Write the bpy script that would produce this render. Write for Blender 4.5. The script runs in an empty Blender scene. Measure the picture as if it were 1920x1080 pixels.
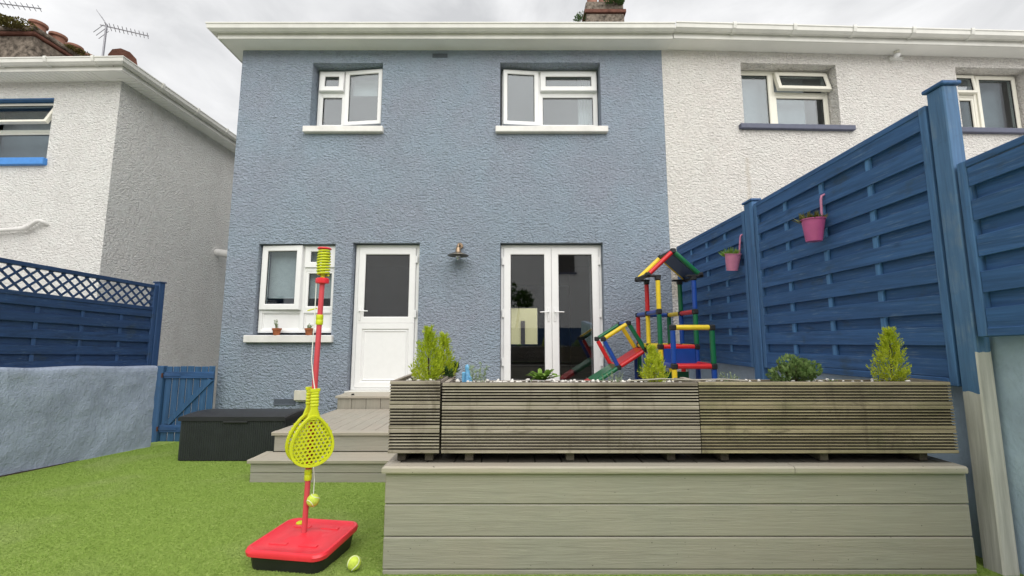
import bpy, bmesh, math, random
import numpy as np
from mathutils import Vector, Matrix, Quaternion, noise
random.seed(7); np.random.seed(7)
R = math.radians
S = bpy.context.scene
COL = S.collection

# ------------------------------------------------------------------ camera, sky, sun, exposure
cd = bpy.data.cameras.new('camera'); cam = bpy.data.objects.new('camera', cd); COL.objects.link(cam)
cd.sensor_width = 36; cd.lens = 780 / 1920 * 36; cd.clip_start = .05; cd.clip_end = 600
cam.location = (0, 0, 1.19); cam.rotation_euler = (math.pi / 2 + .1146, 0, 0)
S.camera = cam
SUN_DIR = Vector((.14, -.78, .66)).normalized()
w = bpy.data.worlds.new('World'); S.world = w; w.use_nodes = True
nt = w.node_tree; nt.nodes.clear()
def wn(t): return nt.nodes.new(t)
sky = wn('ShaderNodeTexSky'); sky.sky_type = 'NISHITA'; sky.sun_disc = False
sky.sun_elevation = math.asin(SUN_DIR.z); sky.sun_rotation = math.atan2(SUN_DIR.x, SUN_DIR.y)
sky.air_density = 1.0; sky.dust_density = 3.0
hs = wn('ShaderNodeHueSaturation'); hs.inputs['Saturation'].default_value = .10
nt.links.new(sky.outputs[0], hs.inputs['Color'])
tc = wn('ShaderNodeTexCoord'); mp = wn('ShaderNodeMapping'); mp.inputs['Scale'].default_value = (1, 1, 2.2)
nt.links.new(tc.outputs['Generated'], mp.inputs['Vector'])
nz = wn('ShaderNodeTexNoise'); nz.inputs['Scale'].default_value = 3.4; nz.inputs['Detail'].default_value = 7; nz.inputs['Roughness'].default_value = .55; nz.inputs['Distortion'].default_value = .4
nt.links.new(mp.outputs[0], nz.inputs['Vector'])
rp = wn('ShaderNodeValToRGB'); rp.color_ramp.elements[0].position = .3; rp.color_ramp.elements[1].position = .72
rp.color_ramp.elements[0].color = (2.75, 2.79, 2.87, 1); rp.color_ramp.elements[1].color = (4.75, 4.75, 4.79, 1)
nt.links.new(nz.outputs['Fac'], rp.inputs[0])
mx = wn('ShaderNodeMix'); mx.data_type = 'RGBA'; mx.inputs['Factor'].default_value = .975
nt.links.new(hs.outputs[0], mx.inputs['A']); nt.links.new(rp.outputs[0], mx.inputs['B'])
bg = wn('ShaderNodeBackground'); bg.inputs['Strength'].default_value = .10
nt.links.new(mx.outputs['Result'], bg.inputs['Color'])
wo = wn('ShaderNodeOutputWorld'); nt.links.new(bg.outputs[0], wo.inputs['Surface'])
sd = bpy.data.lights.new('sun', 'SUN'); sd.energy = 1.5; sd.angle = R(80); sd.color = (1, .97, .92)
sun = bpy.data.objects.new('sun', sd); COL.objects.link(sun); sun.rotation_euler = SUN_DIR.to_track_quat('Z', 'Y').to_euler(); sun.location = (-4, -6, 12)
S.view_settings.view_transform = 'Standard'; S.view_settings.look = 'None'; S.view_settings.gamma = 1
S.view_settings.exposure = 1.25; S.view_settings.use_curve_mapping = False
S.cycles.max_bounces = 8; S.cycles.transparent_max_bounces = 12

# ------------------------------------------------------------------ materials
class NT:
    def __init__(s, name):
        s.m = bpy.data.materials.new(name); s.m.use_nodes = True; s.t = s.m.node_tree; s.t.nodes.clear()
        s.out = s.n('ShaderNodeOutputMaterial')
    def n(s, t, **k):
        n = s.t.nodes.new(t)
        for a, b in k.items():
            if hasattr(n, a): setattr(n, a, b)
        return n
    def l(s, a, b): s.t.links.new(a, b)
    def coord(s, scale=(1, 1, 1), kind='Object'):
        c = s.n('ShaderNodeTexCoord'); m = s.n('ShaderNodeMapping'); m.inputs['Scale'].default_value = scale
        s.l(c.outputs[kind], m.inputs['Vector']); return m.outputs[0]
    def noise(s, v, scale, detail=3, rough=.5, dist=0):
        n = s.n('ShaderNodeTexNoise'); n.inputs['Scale'].default_value = scale; n.inputs['Detail'].default_value = detail
        n.inputs['Roughness'].default_value = rough; n.inputs['Distortion'].default_value = dist
        s.l(v, n.inputs['Vector']); return n.outputs['Fac']
    def ramp(s, f, stops):
        r = s.n('ShaderNodeValToRGB'); e = r.color_ramp.elements
        while len(e) < len(stops): e.new(.5)
        for el, (p, c) in zip(e, stops): el.position = p; el.color = (*c, 1) if len(c) == 3 else c
        s.l(f, r.inputs[0]); return r.outputs['Color']
    def mix(s, f, a, b, mode='MIX'):
        m = s.n('ShaderNodeMix'); m.data_type = 'RGBA'; m.blend_type = mode
        for key, val in (('Factor', f), ('A', a), ('B', b)):
            if isinstance(val, (int, float)): m.inputs[key].default_value = val
            elif isinstance(val, tuple): m.inputs[key].default_value = (*val, 1)
            else: s.l(val, m.inputs[key])
        return m.outputs['Result']
    def math(s, op, a, b=None):
        m = s.n('ShaderNodeMath', operation=op)
        for i, v in enumerate((a, b)):
            if v is None: continue
            if isinstance(v, (int, float)): m.inputs[i].default_value = v
            else: s.l(v, m.inputs[i])
        return m.outputs[0]
    def bump(s, h, strength=.5, dist=.01, nrm=None):
        b = s.n('ShaderNodeBump'); b.inputs['Strength'].default_value = strength; b.inputs['Distance'].default_value = dist
        s.l(h, b.inputs['Height'])
        if nrm is not None: s.l(nrm, b.inputs['Normal'])
        return b.outputs[0]
    def pbr(s, col, rough=.6, nrm=None, spec=.5, metal=0, trans=None):
        p = s.n('ShaderNodeBsdfPrincipled')
        if isinstance(col, tuple): p.inputs['Base Color'].default_value = (*col, 1)
        else: s.l(col, p.inputs['Base Color'])
        if isinstance(rough, (int, float)): p.inputs['Roughness'].default_value = rough
        else: s.l(rough, p.inputs['Roughness'])
        p.inputs['Specular IOR Level'].default_value = spec; p.inputs['Metallic'].default_value = metal
        if nrm is not None: s.l(nrm, p.inputs['Normal'])
        s.l(p.outputs[0], s.out.inputs[0]); return p
    def rnd(s):
        return s.n('ShaderNodeObjectInfo').outputs['Random']
def sc(c, k): return tuple(min(1, x * k) for x in c)

def m_roughcast(name, col, stain=None, hue=.8):
    n = NT(name); v = n.coord((1, 1, 1.55))
    blob = n.noise(v, 23, 2.5, .58, .45); fine = n.noise(v, 55, 2, .6); big = n.noise(n.coord(), .8, 4, .6); mid = n.noise(n.coord(), 5, 4, .65)
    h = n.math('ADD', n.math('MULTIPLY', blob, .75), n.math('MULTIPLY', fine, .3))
    c = n.mix(n.ramp(big, [(.38, (0, 0, 0)), (.60, (1, 1, 1))]), (col[0] * (1 - .03 * hue), col[1] * (1 - .07 * hue), col[2] * (1 - .05 * hue)), (col[0] * (1 - .05 * hue), col[1] * (1 + .03 * hue), col[2] * (1 + .05 * hue)))
    c = n.mix(n.ramp(n.noise(n.coord((1, 1, .45)), 1.9, 4, .65), [(.5, (0, 0, 0)), (.72, (.6, .6, .6))]), c, sc(col, .84))
    c = n.mix(n.ramp(mid, [(.45, (0, 0, 0)), (.75, (.5, .5, .5))]), c, sc((col[0] * .95 + .01, col[1] + .004, col[2]), 1.10))
    # darker tone in the hollows of the roughcast
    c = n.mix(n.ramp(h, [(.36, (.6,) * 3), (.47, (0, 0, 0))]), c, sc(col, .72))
    if stain: 
        sx = n.n('ShaderNodeSeparateXYZ'); cc = n.n('ShaderNodeTexCoord'); n.l(cc.outputs['Object'], sx.inputs[0])
        for (u, wdt, z0, z1, a) in stain:
            d = n.math('DIVIDE', n.math('ABSOLUTE', n.math('SUBTRACT', n.math('ADD', sx.outputs[0], n.math('MULTIPLY', mid, .10)), u + .05)), wdt)
            k = n.math('SUBTRACT', 1.0, d); k = n.math('MAXIMUM', k, 0.0)
            zz = n.math('MULTIPLY', n.math('GREATER_THAN', sx.outputs[2], z0), n.math('LESS_THAN', sx.outputs[2], z1))
            k = n.math('MULTIPLY', n.math('MULTIPLY', k, zz), n.math('MULTIPLY', mid, a * 2))
            c = n.mix(k, c, (.50, .38, .20))
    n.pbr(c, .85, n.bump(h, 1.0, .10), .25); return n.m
def m_plaster(name, col, bump=.02):
    n = NT(name); v = n.coord()
    a = n.noise(v, 2.2, 6, .6, .5); b = n.noise(v, 9, 5, .6); f = n.noise(v, 60, 3)
    c = n.mix(n.ramp(a, [(.35, (0, 0, 0)), (.68, (1, 1, 1))]), sc(col, .78), sc(col, 1.12))
    c = n.mix(n.ramp(b, [(.55, (0, 0, 0)), (.8, (.5, .5, .5))]), c, (col[0] * 1.15, col[1] * 1.1, col[2] * 1.02))
    c = n.mix(n.ramp(n.noise(v, 5.5, 2, .4), [(.775, (0, 0, 0)), (.80, (1, 1, 1))]), c, (.7, .72, .72))
    dg = n.noise(n.coord((3, 3, 1.2)), 4, 5, .7, 1.0); c = n.mix(n.ramp(dg, [(.56, (0, 0, 0)), (.72, (.45, .45, .45))]), c, sc(col, .66)); h = n.math('ADD', n.math('ADD', n.math('MULTIPLY', b, .8), n.math('MULTIPLY', f, .35)), n.math('MULTIPLY', dg, .5))
    n.pbr(c, .8, n.bump(h, .8, bump), .3); return n.m
def m_plain(name, col, rough=.5, spec=.5, metal=0, var=.06, nscale=14, bump=0, bscale=60):
    n = NT(name); v = n.coord(); a = n.noise(v, nscale, 4, .6)
    c = n.mix(n.ramp(a, [(.3, (0, 0, 0)), (.7, (1, 1, 1))]), sc(col, 1 - var), sc(col, 1 + var))
    nr = n.bump(n.noise(v, bscale, 3), .4, bump) if bump else None
    n.pbr(c, rough, nr, spec, metal); return n.m
def m_bluewood(name, axis, col=(.042, .116, .275), wear=.75, bare=None):
    n = NT(name)
    s_ = {'x': (1.2, 22, 22), 'y': (22, 1.2, 22), 'z': (22, 22, 1.2)}[axis]
    v = n.coord(s_); oi = n.rnd()
    off = n.n('ShaderNodeVectorMath', operation='ADD'); n.l(v, off.inputs[0])
    cx = n.n('ShaderNodeCombineXYZ'); m = n.math('MULTIPLY', oi, 37.0); [n.l(m, cx.inputs[i]) for i in range(3)]; n.l(cx.outputs[0], off.inputs[1]); v = off.outputs[0]
    g = n.noise(v, 1.6, 5, .65, .3); g2 = n.noise(v, 5, 3, .6); bl = n.noise(n.coord(), 4.5, 4, .6)
    c = n.mix(n.ramp(g, [(.32, (0, 0, 0)), (.7, (1, 1, 1))]), sc(col, .68), sc(col, 1.30))
    c = n.mix(n.math('MULTIPLY', oi, .4), c, sc(col, .70))
    kn = n.noise(n.coord(tuple(q * .22 + 2.5 for q in s_)), 1.5, 2, .4, .6); c = n.mix(n.ramp(kn, [(.70, (0, 0, 0)), (.78, (.6, .6, .6))]), c, sc(col, .38))
    ag = n.noise(n.coord((1.3, 1.3, 2.2)), 2.6, 5, .65); c = n.mix(n.ramp(ag, [(.58, (0, 0, 0)), (.74, (.55, .55, .55))]), c, (.045, .062, .05))
    fl = n.math('MULTIPLY', n.ramp(g2, [(.55, (0, 0, 0)), (.70, (1, 1, 1))]), n.ramp(bl, [(.44, (0, 0, 0)), (.66, (1, 1, 1))]))
    c = n.mix(n.math('MULTIPLY', fl, wear), c, (.17, .25, .34))
    if bare is not None:
        sx = n.n('ShaderNodeSeparateXYZ'); cc = n.n('ShaderNodeTexCoord'); n.l(cc.outputs['Object'], sx.inputs[0])
        ge = n.n('ShaderNodeNewGeometry'); sy = n.n('ShaderNodeSeparateXYZ'); n.l(ge.outputs['Normal'], sy.inputs[0]); ny = sy.outputs[1]
        k = n.math('LESS_THAN', n.math('ADD', sx.outputs[2], n.math('MULTIPLY', n.noise(n.coord((9, 9, 3)), 1, 3), .09)), n.math('ADD', bare + .05, n.math('MULTIPLY', n.math('LESS_THAN', ny, -.5), .23)))
        wood = n.mix(n.ramp(g, [(.3, (0, 0, 0)), (.72, (1, 1, 1))]), (.37, .36, .335), (.66, .64, .60))
        wood = n.mix(n.ramp(bl, [(.5, (0, 0, 0)), (.8, (.6, .6, .6))]), wood, (.46, .44, .40))
        patch = n.math('MULTIPLY', n.ramp(bl, [(.50, (0, 0, 0)), (.62, (1, 1, 1))]), n.ramp(g, [(.42, (0, 0, 0)), (.6, (1, 1, 1))]))
        c = n.mix(n.math('MULTIPLY', patch, .55), c, (.17, .23, .30))
        c = n.mix(k, c, wood)
    n.pbr(c, .62, n.bump(n.math('ADD', g, n.math('MULTIPLY', g2, .4)), .5, .004), .35); return n.m
def m_oldwood(name, axis='x', base=((.155, .128, .105), (.50, .44, .38)), algae=.22):
    n = NT(name); s_ = {'x': (1.0, 26, 26), 'y': (26, 1.0, 26), 'z': (26, 26, 1.)}[axis]
    v = n.coord(s_); oi = n.rnd()
    off = n.n('ShaderNodeVectorMath', operation='ADD'); n.l(v, off.inputs[0])
    cx = n.n('ShaderNodeCombineXYZ'); m = n.math('MULTIPLY', oi, 41.0); [n.l(m, cx.inputs[i]) for i in range(3)]; n.l(cx.outputs[0], off.inputs[1]); v = off.outputs[0]
    g = n.noise(v, 1.3, 6, .65, .5); bl = n.noise(n.coord((1, 1, 2)), 3.4, 4, .6); kn = n.noise(n.coord((1, 1, 3)), 6, 2, .5, 1.2)
    c = n.mix(n.ramp(g, [(.3, (0, 0, 0)), (.7, (1, 1, 1))]), *base)
    c = n.mix(n.math('MULTIPLY', n.ramp(bl, [(.5, (0, 0, 0)), (.72, (1, 1, 1))]), algae), c, (.115, .125, .055))
    c = n.mix(n.ramp(kn, [(.63, (0, 0, 0)), (.75, (.75, .75, .75))]), c, (.06, .045, .03))
    st_ = n.noise(n.coord((5, 5, 1.1)), 1.6, 4, .6, .8); c = n.mix(n.ramp(st_, [(.56, (0, 0, 0)), (.70, (.55, .55, .55))]), c, (.085, .065, .048))
    c = n.mix(n.math('MULTIPLY', oi, .25), c, (.36, .31, .25))
    n.pbr(c, .8, n.bump(g, .5, .004), .25); return n.m
def m_composite(name, col, axis='x'):
    n = NT(name); s_ = {'x': (1.5, 30, 30), 'y': (30, 1.5, 30), 'z': (30, 30, 1.5)}[axis]
    v = n.coord(s_); g = n.noise(v, 1.5, 5, .6, 1.5); g2 = n.noise(v, 5, 4, .6); bl = n.noise(n.coord(), 2.0, 4, .6); oi = n.rnd()
    sp = n.noise(n.coord(), 75, 1, .3)
    c = n.mix(n.ramp(g, [(.35, (0, 0, 0)), (.68, (1, 1, 1))]), sc(col, .86), sc(col, 1.10))
    c = n.mix(n.ramp(bl, [(.4, (0, 0, 0)), (.75, (.6, .6, .6))]), c, (col[0] * 1.12, col[1] * 1.02, col[2] * 1.0))
    c = n.mix(n.math('MULTIPLY', oi, .22), c, sc(col, .84))
    c = n.mix(n.ramp(sp, [(.765, (0, 0, 0)), (.80, (.7, .7, .7))]), c, (.06, .055, .05))
    n.pbr(c, .62, n.bump(n.math('ADD', g, g2), .45, .003), .35); return n.m
def m_glass(name, refl, tint=(.75, .8, .82)):
    n = NT(name); g = n.n('ShaderNodeBsdfGlossy'); g.inputs['Roughness'].default_value = .015; g.inputs['Color'].default_value = (.95, .97, 1, 1)
    t = n.n('ShaderNodeBsdfTransparent'); t.inputs['Color'].default_value = (*tint, 1)
    f = n.n('ShaderNodeLayerWeight'); f.inputs['Blend'].default_value = .5; fa = n.math('MULTIPLY', n.math('POWER', f.outputs['Facing'], 4.0), .7)
    nb = n.bump(n.noise(n.coord(), 1.7, 2), .05, .02); n.l(nb, g.inputs['Normal'])
    k = n.math('MINIMUM', n.math('ADD', fa, refl), 1.0)
    m = n.n('ShaderNodeMixShader'); n.l(k, m.inputs[0]); n.l(t.outputs[0], m.inputs[1]); n.l(g.outputs[0], m.inputs[2]); n.l(m.outputs[0], n.out.inputs[0]); return n.m
def m_leaf(name, a, b, c=None, scale=30, trans=.25, up=False, bigs=None):
    n = NT(name); f = n.noise(n.coord(), scale, 3, .6); big = n.noise(n.coord(), bigs or scale * .22, 3 if bigs else 2)
    col = n.mix(n.ramp(f, [(.35, (0, 0, 0)), (.66, (1, 1, 1))]), a, b)
    if c: col = n.mix(n.ramp(big, [(.5, (0, 0, 0)), (.72, (.8, .8, .8))]), col, c)
    d = n.n('ShaderNodeBsdfDiffuse'); t = n.n('ShaderNodeBsdfTranslucent'); n.l(col, d.inputs[0]); n.l(col, t.inputs[0])
    if up:
        cu = n.n('ShaderNodeCombineXYZ'); cu.inputs[2].default_value = 1; n.l(cu.outputs[0], d.inputs['Normal'])
    m = n.n('ShaderNodeMixShader'); m.inputs[0].default_value = trans; n.l(d.outputs[0], m.inputs[1]); n.l(t.outputs[0], m.inputs[2]); n.l(m.outputs[0], n.out.inputs[0]); return n.m

BLUEWALL = (.35, .402, .482)
M = dict(
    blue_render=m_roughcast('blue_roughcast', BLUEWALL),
    white_render=m_roughcast('cream_roughcast', (.85, .815, .775), [(1.265, .05, 1.5, 4.37, .24), (.18, .30, 2.2, 2.62, .5)], .15),
    grey_render=m_roughcast('offwhite_roughcast', (.86, .845, .815), None, .1),
    plaster=m_plaster('blue_grey_plaster', (.35, .405, .52), .03),
    plaster_smooth=m_plaster('blue_smooth_plaster', (.43, .54, .67), .008),
    upvc=m_plain('white_upvc', (.82, .82, .82), .28, .5, 0, .02),
    upvc_cream=m_plain('cream_upvc', (.74, .72, .63), .35, .5, 0, .03),
    trim=m_plain('white_trim', (.64, .635, .595), .4, .4, 0, .09, 3),
    soffit=m_plain('soffit_white', (.80, .80, .77), .5, .4, 0, .05, 2),
    sill=m_plain('white_painted_sill', (.72, .705, .68), .5, .4, 0, .10, 5, .002),
    sill_navy=m_plain('slate_blue_sill', (.085, .095, .145), .5, .4, 0, .1),
    sill_sky=m_plain('bright_blue_sill', (.06, .24, .62), .5, .4, 0, .08),
    reveal_blue=m_plain('dark_blue_reveal', (.03, .12, .28), .5, .4, 0, .1),
    glass=m_glass('window_glass', .068), glass_dark=m_glass('door_glass', .12, (.90, .91, .92)),
    rubber=m_plain('black_rubber', (.02, .02, .02), .6),
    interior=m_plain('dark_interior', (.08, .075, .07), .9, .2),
    curtain=m_plain('white_curtain', (.75, .74, .72), .9, .1), netting=m_plain('grey_net_curtain', (.40, .41, .42), .9, .1),
    blue_y=m_bluewood('blue_wood_y', 'y'), blue_z=m_bluewood('blue_wood_z', 'z', (.066, .160, .33), .6), blue_x=m_bluewood('blue_wood_x', 'x', (.035, .10, .24), .4),
    blue_batten=m_bluewood('blue_wood_batten', 'z', (.085, .215, .43), .4), blue_dark=m_bluewood('blue_wood_navy', 'y', (.018, .050, .135), .4), blue_darkz=m_bluewood('blue_wood_navy_z', 'z', (.026, .068, .175), .3),  # batten copy is lighter, light on outward faces put into its blue
    gatewood=m_bluewood('gate_blue_wood', 'z', (.040, .115, .24), .35),
    post_bare=m_bluewood('blue_post_bare_foot', 'z', (.085, .185, .35), .9, .93),
    planter=m_oldwood('weathered_planter_wood', 'x'), planter_y=m_oldwood('weathered_planter_wood_y', 'y'),
    planter_green=m_oldwood('algae_planter_wood', 'x', ((.155, .125, .075), (.44, .37, .25)), .6),
    darkwood=m_oldwood('dark_planter_wood', 'y', ((.025, .02, .015), (.055, .047, .036)), .3),
    fascia=m_composite('grey_composite', (.325, .315, .262)), tread=m_composite('pale_composite', (.42, .39, .32)), tread_y=m_composite('pale_composite_y', (.40, .37, .31), 'y'), shade_dark_y=m_composite('shade_dark_composite', (.13, .12, .10), 'y'), riser_z=m_composite('grey_composite_z', (.30, .285, .235), 'z'),  # darkest copy carries the planters' shade in its colour
    black_plastic=m_plain('black_plastic', (.016, .017, .018), .45, .5, 0, .2, 5), box_plastic=m_plain('charcoal_plastic', (.022, .026, .027), .5, .45, 0, .15, 8, .001, 200), box_lid=m_plain('charcoal_lid', (.024, .025, .028), .45, .4, 0, .15, 8),
    red_plastic=m_plain('red_plastic', (.80, .035, .055), .35, .5, 0, .08, 6), red_pole=m_plain('red_pole', (.66, .075, .10), .4, .5, 0, .06), lime=m_plain('lime_plastic', (.62, .66, .02), .4, .5, 0, .05),
    string=m_plain('white_string', (.8, .8, .78), .8), ball=m_plain('tennis_felt', (.56, .68, .10), .95, .1, 0, .2, 60, .003, 220), seam=m_plain('ball_seam', (.75, .77, .60), .9),
    t_red=m_plain('toy_red', (.62, .022, .025), .32), t_blue=m_plain('toy_blue', (.012, .065, .33), .32), t_green=m_plain('toy_green', (.008, .14, .055), .32), t_yellow=m_plain('toy_yellow', (.82, .60, .03), .32),
    navy_panel=m_plain('toy_navy', (.012, .035, .11), .35),
    pink=m_plain('pink_paint', (.50, .10, .27), .4, .5, 0, .1), palepink=m_plain('pale_pink_paint', (.60, .22, .36), .4, .5, 0, .1),
    terracotta=m_plain('terracotta', (.36, .12, .055), .8, .2, 0, .2, 20), brass=m_plain('aged_brass', (.30, .22, .15), .38, .5, .9, .15), steel=m_plain('galvanised_grey', (.22, .22, .21), .45, .5, .6, .15), darksteel=m_plain('dark_metal', (.20, .185, .16), .38, .5, .75),
    bulb=m_glass('bulb_glass', .4), aerial=m_plain('aerial_metal', (.22, .22, .24), .4, .5, .6), cream_box=m_plain('cream_plastic', (.62, .60, .50), .45), white_pipe=m_plain('pipe_white', (.66, .65, .63), .45),
    stone=m_plain('chimney_stone', (.16, .135, .11), .9, .2, 0, .75, 11, .03, 18), brick=m_plain('red_brick', (.15, .07, .052), .9, .2, 0, .35, 7, .008, 30), pot=m_plain('clay_pot', (.25, .125, .09), .8, .2, 0, .25, 6), tile=m_plain('roof_slate', (.12, .08, .07), .8, .3, 0, .3, 5, .01, 20),
    soil=m_plain('soil', (.05, .037, .026), .95, .1, 0, .4, 30, .01, 50), pebble=m_plain('white_pebble', (.74, .71, .66), .7, .3, 0, .15, 20),
    conifer=m_leaf('lime_conifer', (.38, .47, .025), (.58, .66, .07), (.26, .38, .03), 40, .4), conifer2=m_leaf('gold_conifer', (.43, .51, .03), (.66, .70, .09), (.31, .42, .03), 40, .4), shrub=m_leaf('green_shrub', (.09, .16, .05), (.30, .40, .16), (.16, .26, .09), 30, .35), darkshrub=m_leaf('dark_green_shrub', (.03, .07, .02), (.10, .17, .06), None, 40), weed=m_leaf('weed_green', (.16, .29, .05), (.30, .45, .11), None, 30, .35), herb=m_leaf('grey_green_herb', (.22, .29, .17), (.42, .50, .32), None, 40), moss=m_leaf('moss', (.08, .078, .028), (.19, .18, .06), (.13, .095, .045), 25, .05), treeleaf=m_leaf('tree_leaf', (.03, .06, .015), (.08, .13, .03), None, 4),
    bark=m_plain('bark', (.09, .065, .045), .9, .1, 0, .3, 20), ornament=m_plain('pale_blue_glaze', (.16, .42, .68), .25, .5, 0, .3, 30), cream_wall=m_plain('cream_wall', (.82, .79, .46), .8), rust=m_plain('rusty_iron', (.10, .035, .02), .8), grille=m_plain('grey_grille', (.10, .12, .15), .6),
)
# pebbledash of the lawn: short dense turf
def m_turf():
    n = NT('artificial_turf'); v = n.coord(); f = n.noise(v, 90, 3, .6); b = n.noise(v, 1.6, 4, .6)
    c = n.mix(n.ramp(f, [(.35, (0, 0, 0)), (.65, (1, 1, 1))]), (.26, .36, .065), (.36, .48, .12)); c = n.mix(n.ramp(b, [(.4, (0, 0, 0)), (.7, (.5, .5, .5))]), c, (.38, .45, .17))
    n.pbr(c, .75, n.bump(f, .6, .01), .2); return n.m
M['turf'] = m_turf(); M['blade'] = m_leaf('turf_blade', (.275, .395, .085), (.345, .47, .125), (.385, .455, .19), 60, .3, bigs=1.3)
M['ground'] = m_plain('pale_concrete', (.42, .41, .385), .9, .2, 0, .15, 1.5)

# ------------------------------------------------------------------ mesh builder
class B:
    def __init__(s): s.v = []; s.f = []
    def add(s, vs, fs):
        k = len(s.v); s.v.extend(tuple(v) for v in vs); s.f.extend(tuple(i + k for i in f) for f in fs); return s
    def box(s, a, b, bev=0, rot=None):
        (x0, y0, z0), (x1, y1, z1) = a, b; x0, x1 = sorted((x0, x1)); y0, y1 = sorted((y0, y1)); z0, z1 = sorted((z0, z1))
        c = Vector(((x0 + x1) / 2, (y0 + y1) / 2, (z0 + z1) / 2)); h = Vector(((x1 - x0) / 2, (y1 - y0) / 2, (z1 - z0) / 2))
        vs, fs = cbox(h, min(bev, min(h) * .45)); 
        if rot is not None: vs = [rot @ v for v in vs]
        return s.add([v + c for v in vs], fs)
    def tube(s, p0, p1, r, r1=None, n=10, cap=True):
        p0, p1 = Vector(p0), Vector(p1); r1 = r if r1 is None else r1; d = (p1 - p0).normalized()
        u = d.orthogonal().normalized(); w_ = d.cross(u); vs = []
        for p, q in ((p0, r), (p1, r1)):
            for i in range(n): a = 2 * math.pi * i / n; vs.append(p + (u * math.cos(a) + w_ * math.sin(a)) * q)
        fs = [(i, (i + 1) % n, n + (i + 1) % n, n + i) for i in range(n)]
        if cap: fs += [tuple(range(n - 1, -1, -1)), tuple(range(n, 2 * n))]
        return s.add(vs, fs)
    def path(s, pts, r, n=8, closed=False, sq=None):
        pts = [Vector(p) for p in pts]; m = len(pts); vs = []; fs = []; u = None
        for i, p in enumerate(pts):
            a = pts[(i - 1) % m] if (closed or i > 0) else p; b = pts[(i + 1) % m] if (closed or i < m - 1) else p
            d = (b - a).normalized()
            u = (d.orthogonal() if u is None else (u - d * u.dot(d))).normalized(); w_ = d.cross(u)
            rr = r[i] if isinstance(r, (list, tuple)) else r
            for k in range(n):
                t = 2 * math.pi * (k + .5) / n; vs.append(p + (u * math.cos(t) + w_ * math.sin(t)) * rr)
        for i in range(m if closed else m - 1):
            j = (i + 1) % m
            for k in range(n): fs.append((i * n + k, i * n + (k + 1) % n, j * n + (k + 1) % n, j * n + k))
        if not closed: fs += [tuple(range(n - 1, -1, -1)), tuple(range((m - 1) * n, m * n))]
        return s.add(vs, fs)
    def lathe(s, prof, c=(0, 0, 0), n=20, axis=None):
        vs = []; fs = []; c = Vector(c); q = Vector((0, 0, 1)).rotation_difference(Vector(axis)) if axis else None
        for (r, z) in prof:
            for i in range(n):
                a = 2 * math.pi * i / n; p = Vector((r * math.cos(a), r * math.sin(a), z)); vs.append(c + (q @ p if q else p))
        for j in range(len(prof) - 1):
            for i in range(n): fs.append((j * n + i, j * n + (i + 1) % n, (j + 1) * n + (i + 1) % n, (j + 1) * n + i))
        if prof[0][0] > 1e-5: fs.append(tuple(range(n - 1, -1, -1)))
        if prof[-1][0] > 1e-5: fs.append(tuple(range((len(prof) - 1) * n, len(prof) * n)))
        return s.add(vs, fs)
    def extr(s, poly, fn, d0, d1):
        """polygon (a,b) pairs swept from d0 to d1; fn(a,b,d) -> point"""
        n = len(poly); vs = [fn(a, b, d0) for a, b in poly] + [fn(a, b, d1) for a, b in poly]
        fs = [(i, (i + 1) % n, n + (i + 1) % n, n + i) for i in range(n)] + [tuple(range(n - 1, -1, -1)), tuple(range(n, 2 * n))]
        return s.add(vs, fs)
    def ring(s, x0, x1, z0, z1, wd, y0, y1, ch=.006):
        """rectangular frame in the x-z plane, front y0, back y1, bevelled towards the glass and outside"""
        def rect(i, y): return [(x0 + i, y, z0 + i), (x1 - i, y, z0 + i), (x1 - i, y, z1 - i), (x0 + i, y, z1 - i)]
        loops = [rect(0, y1), rect(0, y0 + ch), rect(ch, y0), rect(wd - ch * 1.6, y0), rect(wd, y0 + ch * 1.6), rect(wd, y1)]
        vs = [p for L in loops for p in L]; fs = []
        for j in range(6):
            a, b = j * 4, ((j + 1) % 6) * 4
            for i in range(4): fs.append((a + i, a + (i + 1) % 4, b + (i + 1) % 4, b + i))
        return s.add(vs, fs)
    def xf(s, mat): s.v = [tuple(mat @ Vector(v)) for v in s.v]; return s
    def rot(s, p, axis, ang):
        p = Vector(p); m = Matrix.Translation(p) @ Matrix.Rotation(ang, 4, axis) @ Matrix.Translation(-p); return s.xf(m)
_cb = {}
def cbox(h, bev):
    key = (round(h.x, 4), round(h.y, 4), round(h.z, 4), round(bev, 4))
    if key not in _cb:
        if bev <= 0:
            vs = [Vector((sx * h.x, sy * h.y, sz * h.z)) for sx in (-1, 1) for sy in (-1, 1) for sz in (-1, 1)]
            fs = [(0, 1, 3, 2), (4, 6, 7, 5), (0, 4, 5, 1), (2, 3, 7, 6), (0, 2, 6, 4), (1, 5, 7, 3)]
        else:
            bm = bmesh.new(); bmesh.ops.create_cube(bm, size=2)
            for v in bm.verts: v.co = Vector((v.co.x * h.x, v.co.y * h.y, v.co.z * h.z))
            bmesh.ops.bevel(bm, geom=list(bm.edges), offset=bev, segments=1, affect='EDGES')
            bm.verts.index_update(); vs = [v.co.copy() for v in bm.verts]; fs = [tuple(v.index for v in f.verts) for f in bm.faces]; bm.free()
        _cb[key] = (vs, fs)
    return _cb[key]
OFF = {}
def mesh_of(name, b, off=(0, 0, 0), smooth=None):
    me = bpy.data.meshes.new(name); o = Vector(off)
    me.from_pydata([tuple(Vector(v) - o) for v in b.v], [], b.f)
    bm = bmesh.new(); bm.from_mesh(me); bmesh.ops.recalc_face_normals(bm, faces=bm.faces); bm.to_mesh(me); bm.free()
    if smooth: me.shade_smooth(); me.set_sharp_from_angle(angle=R(smooth))
    return me
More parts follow.
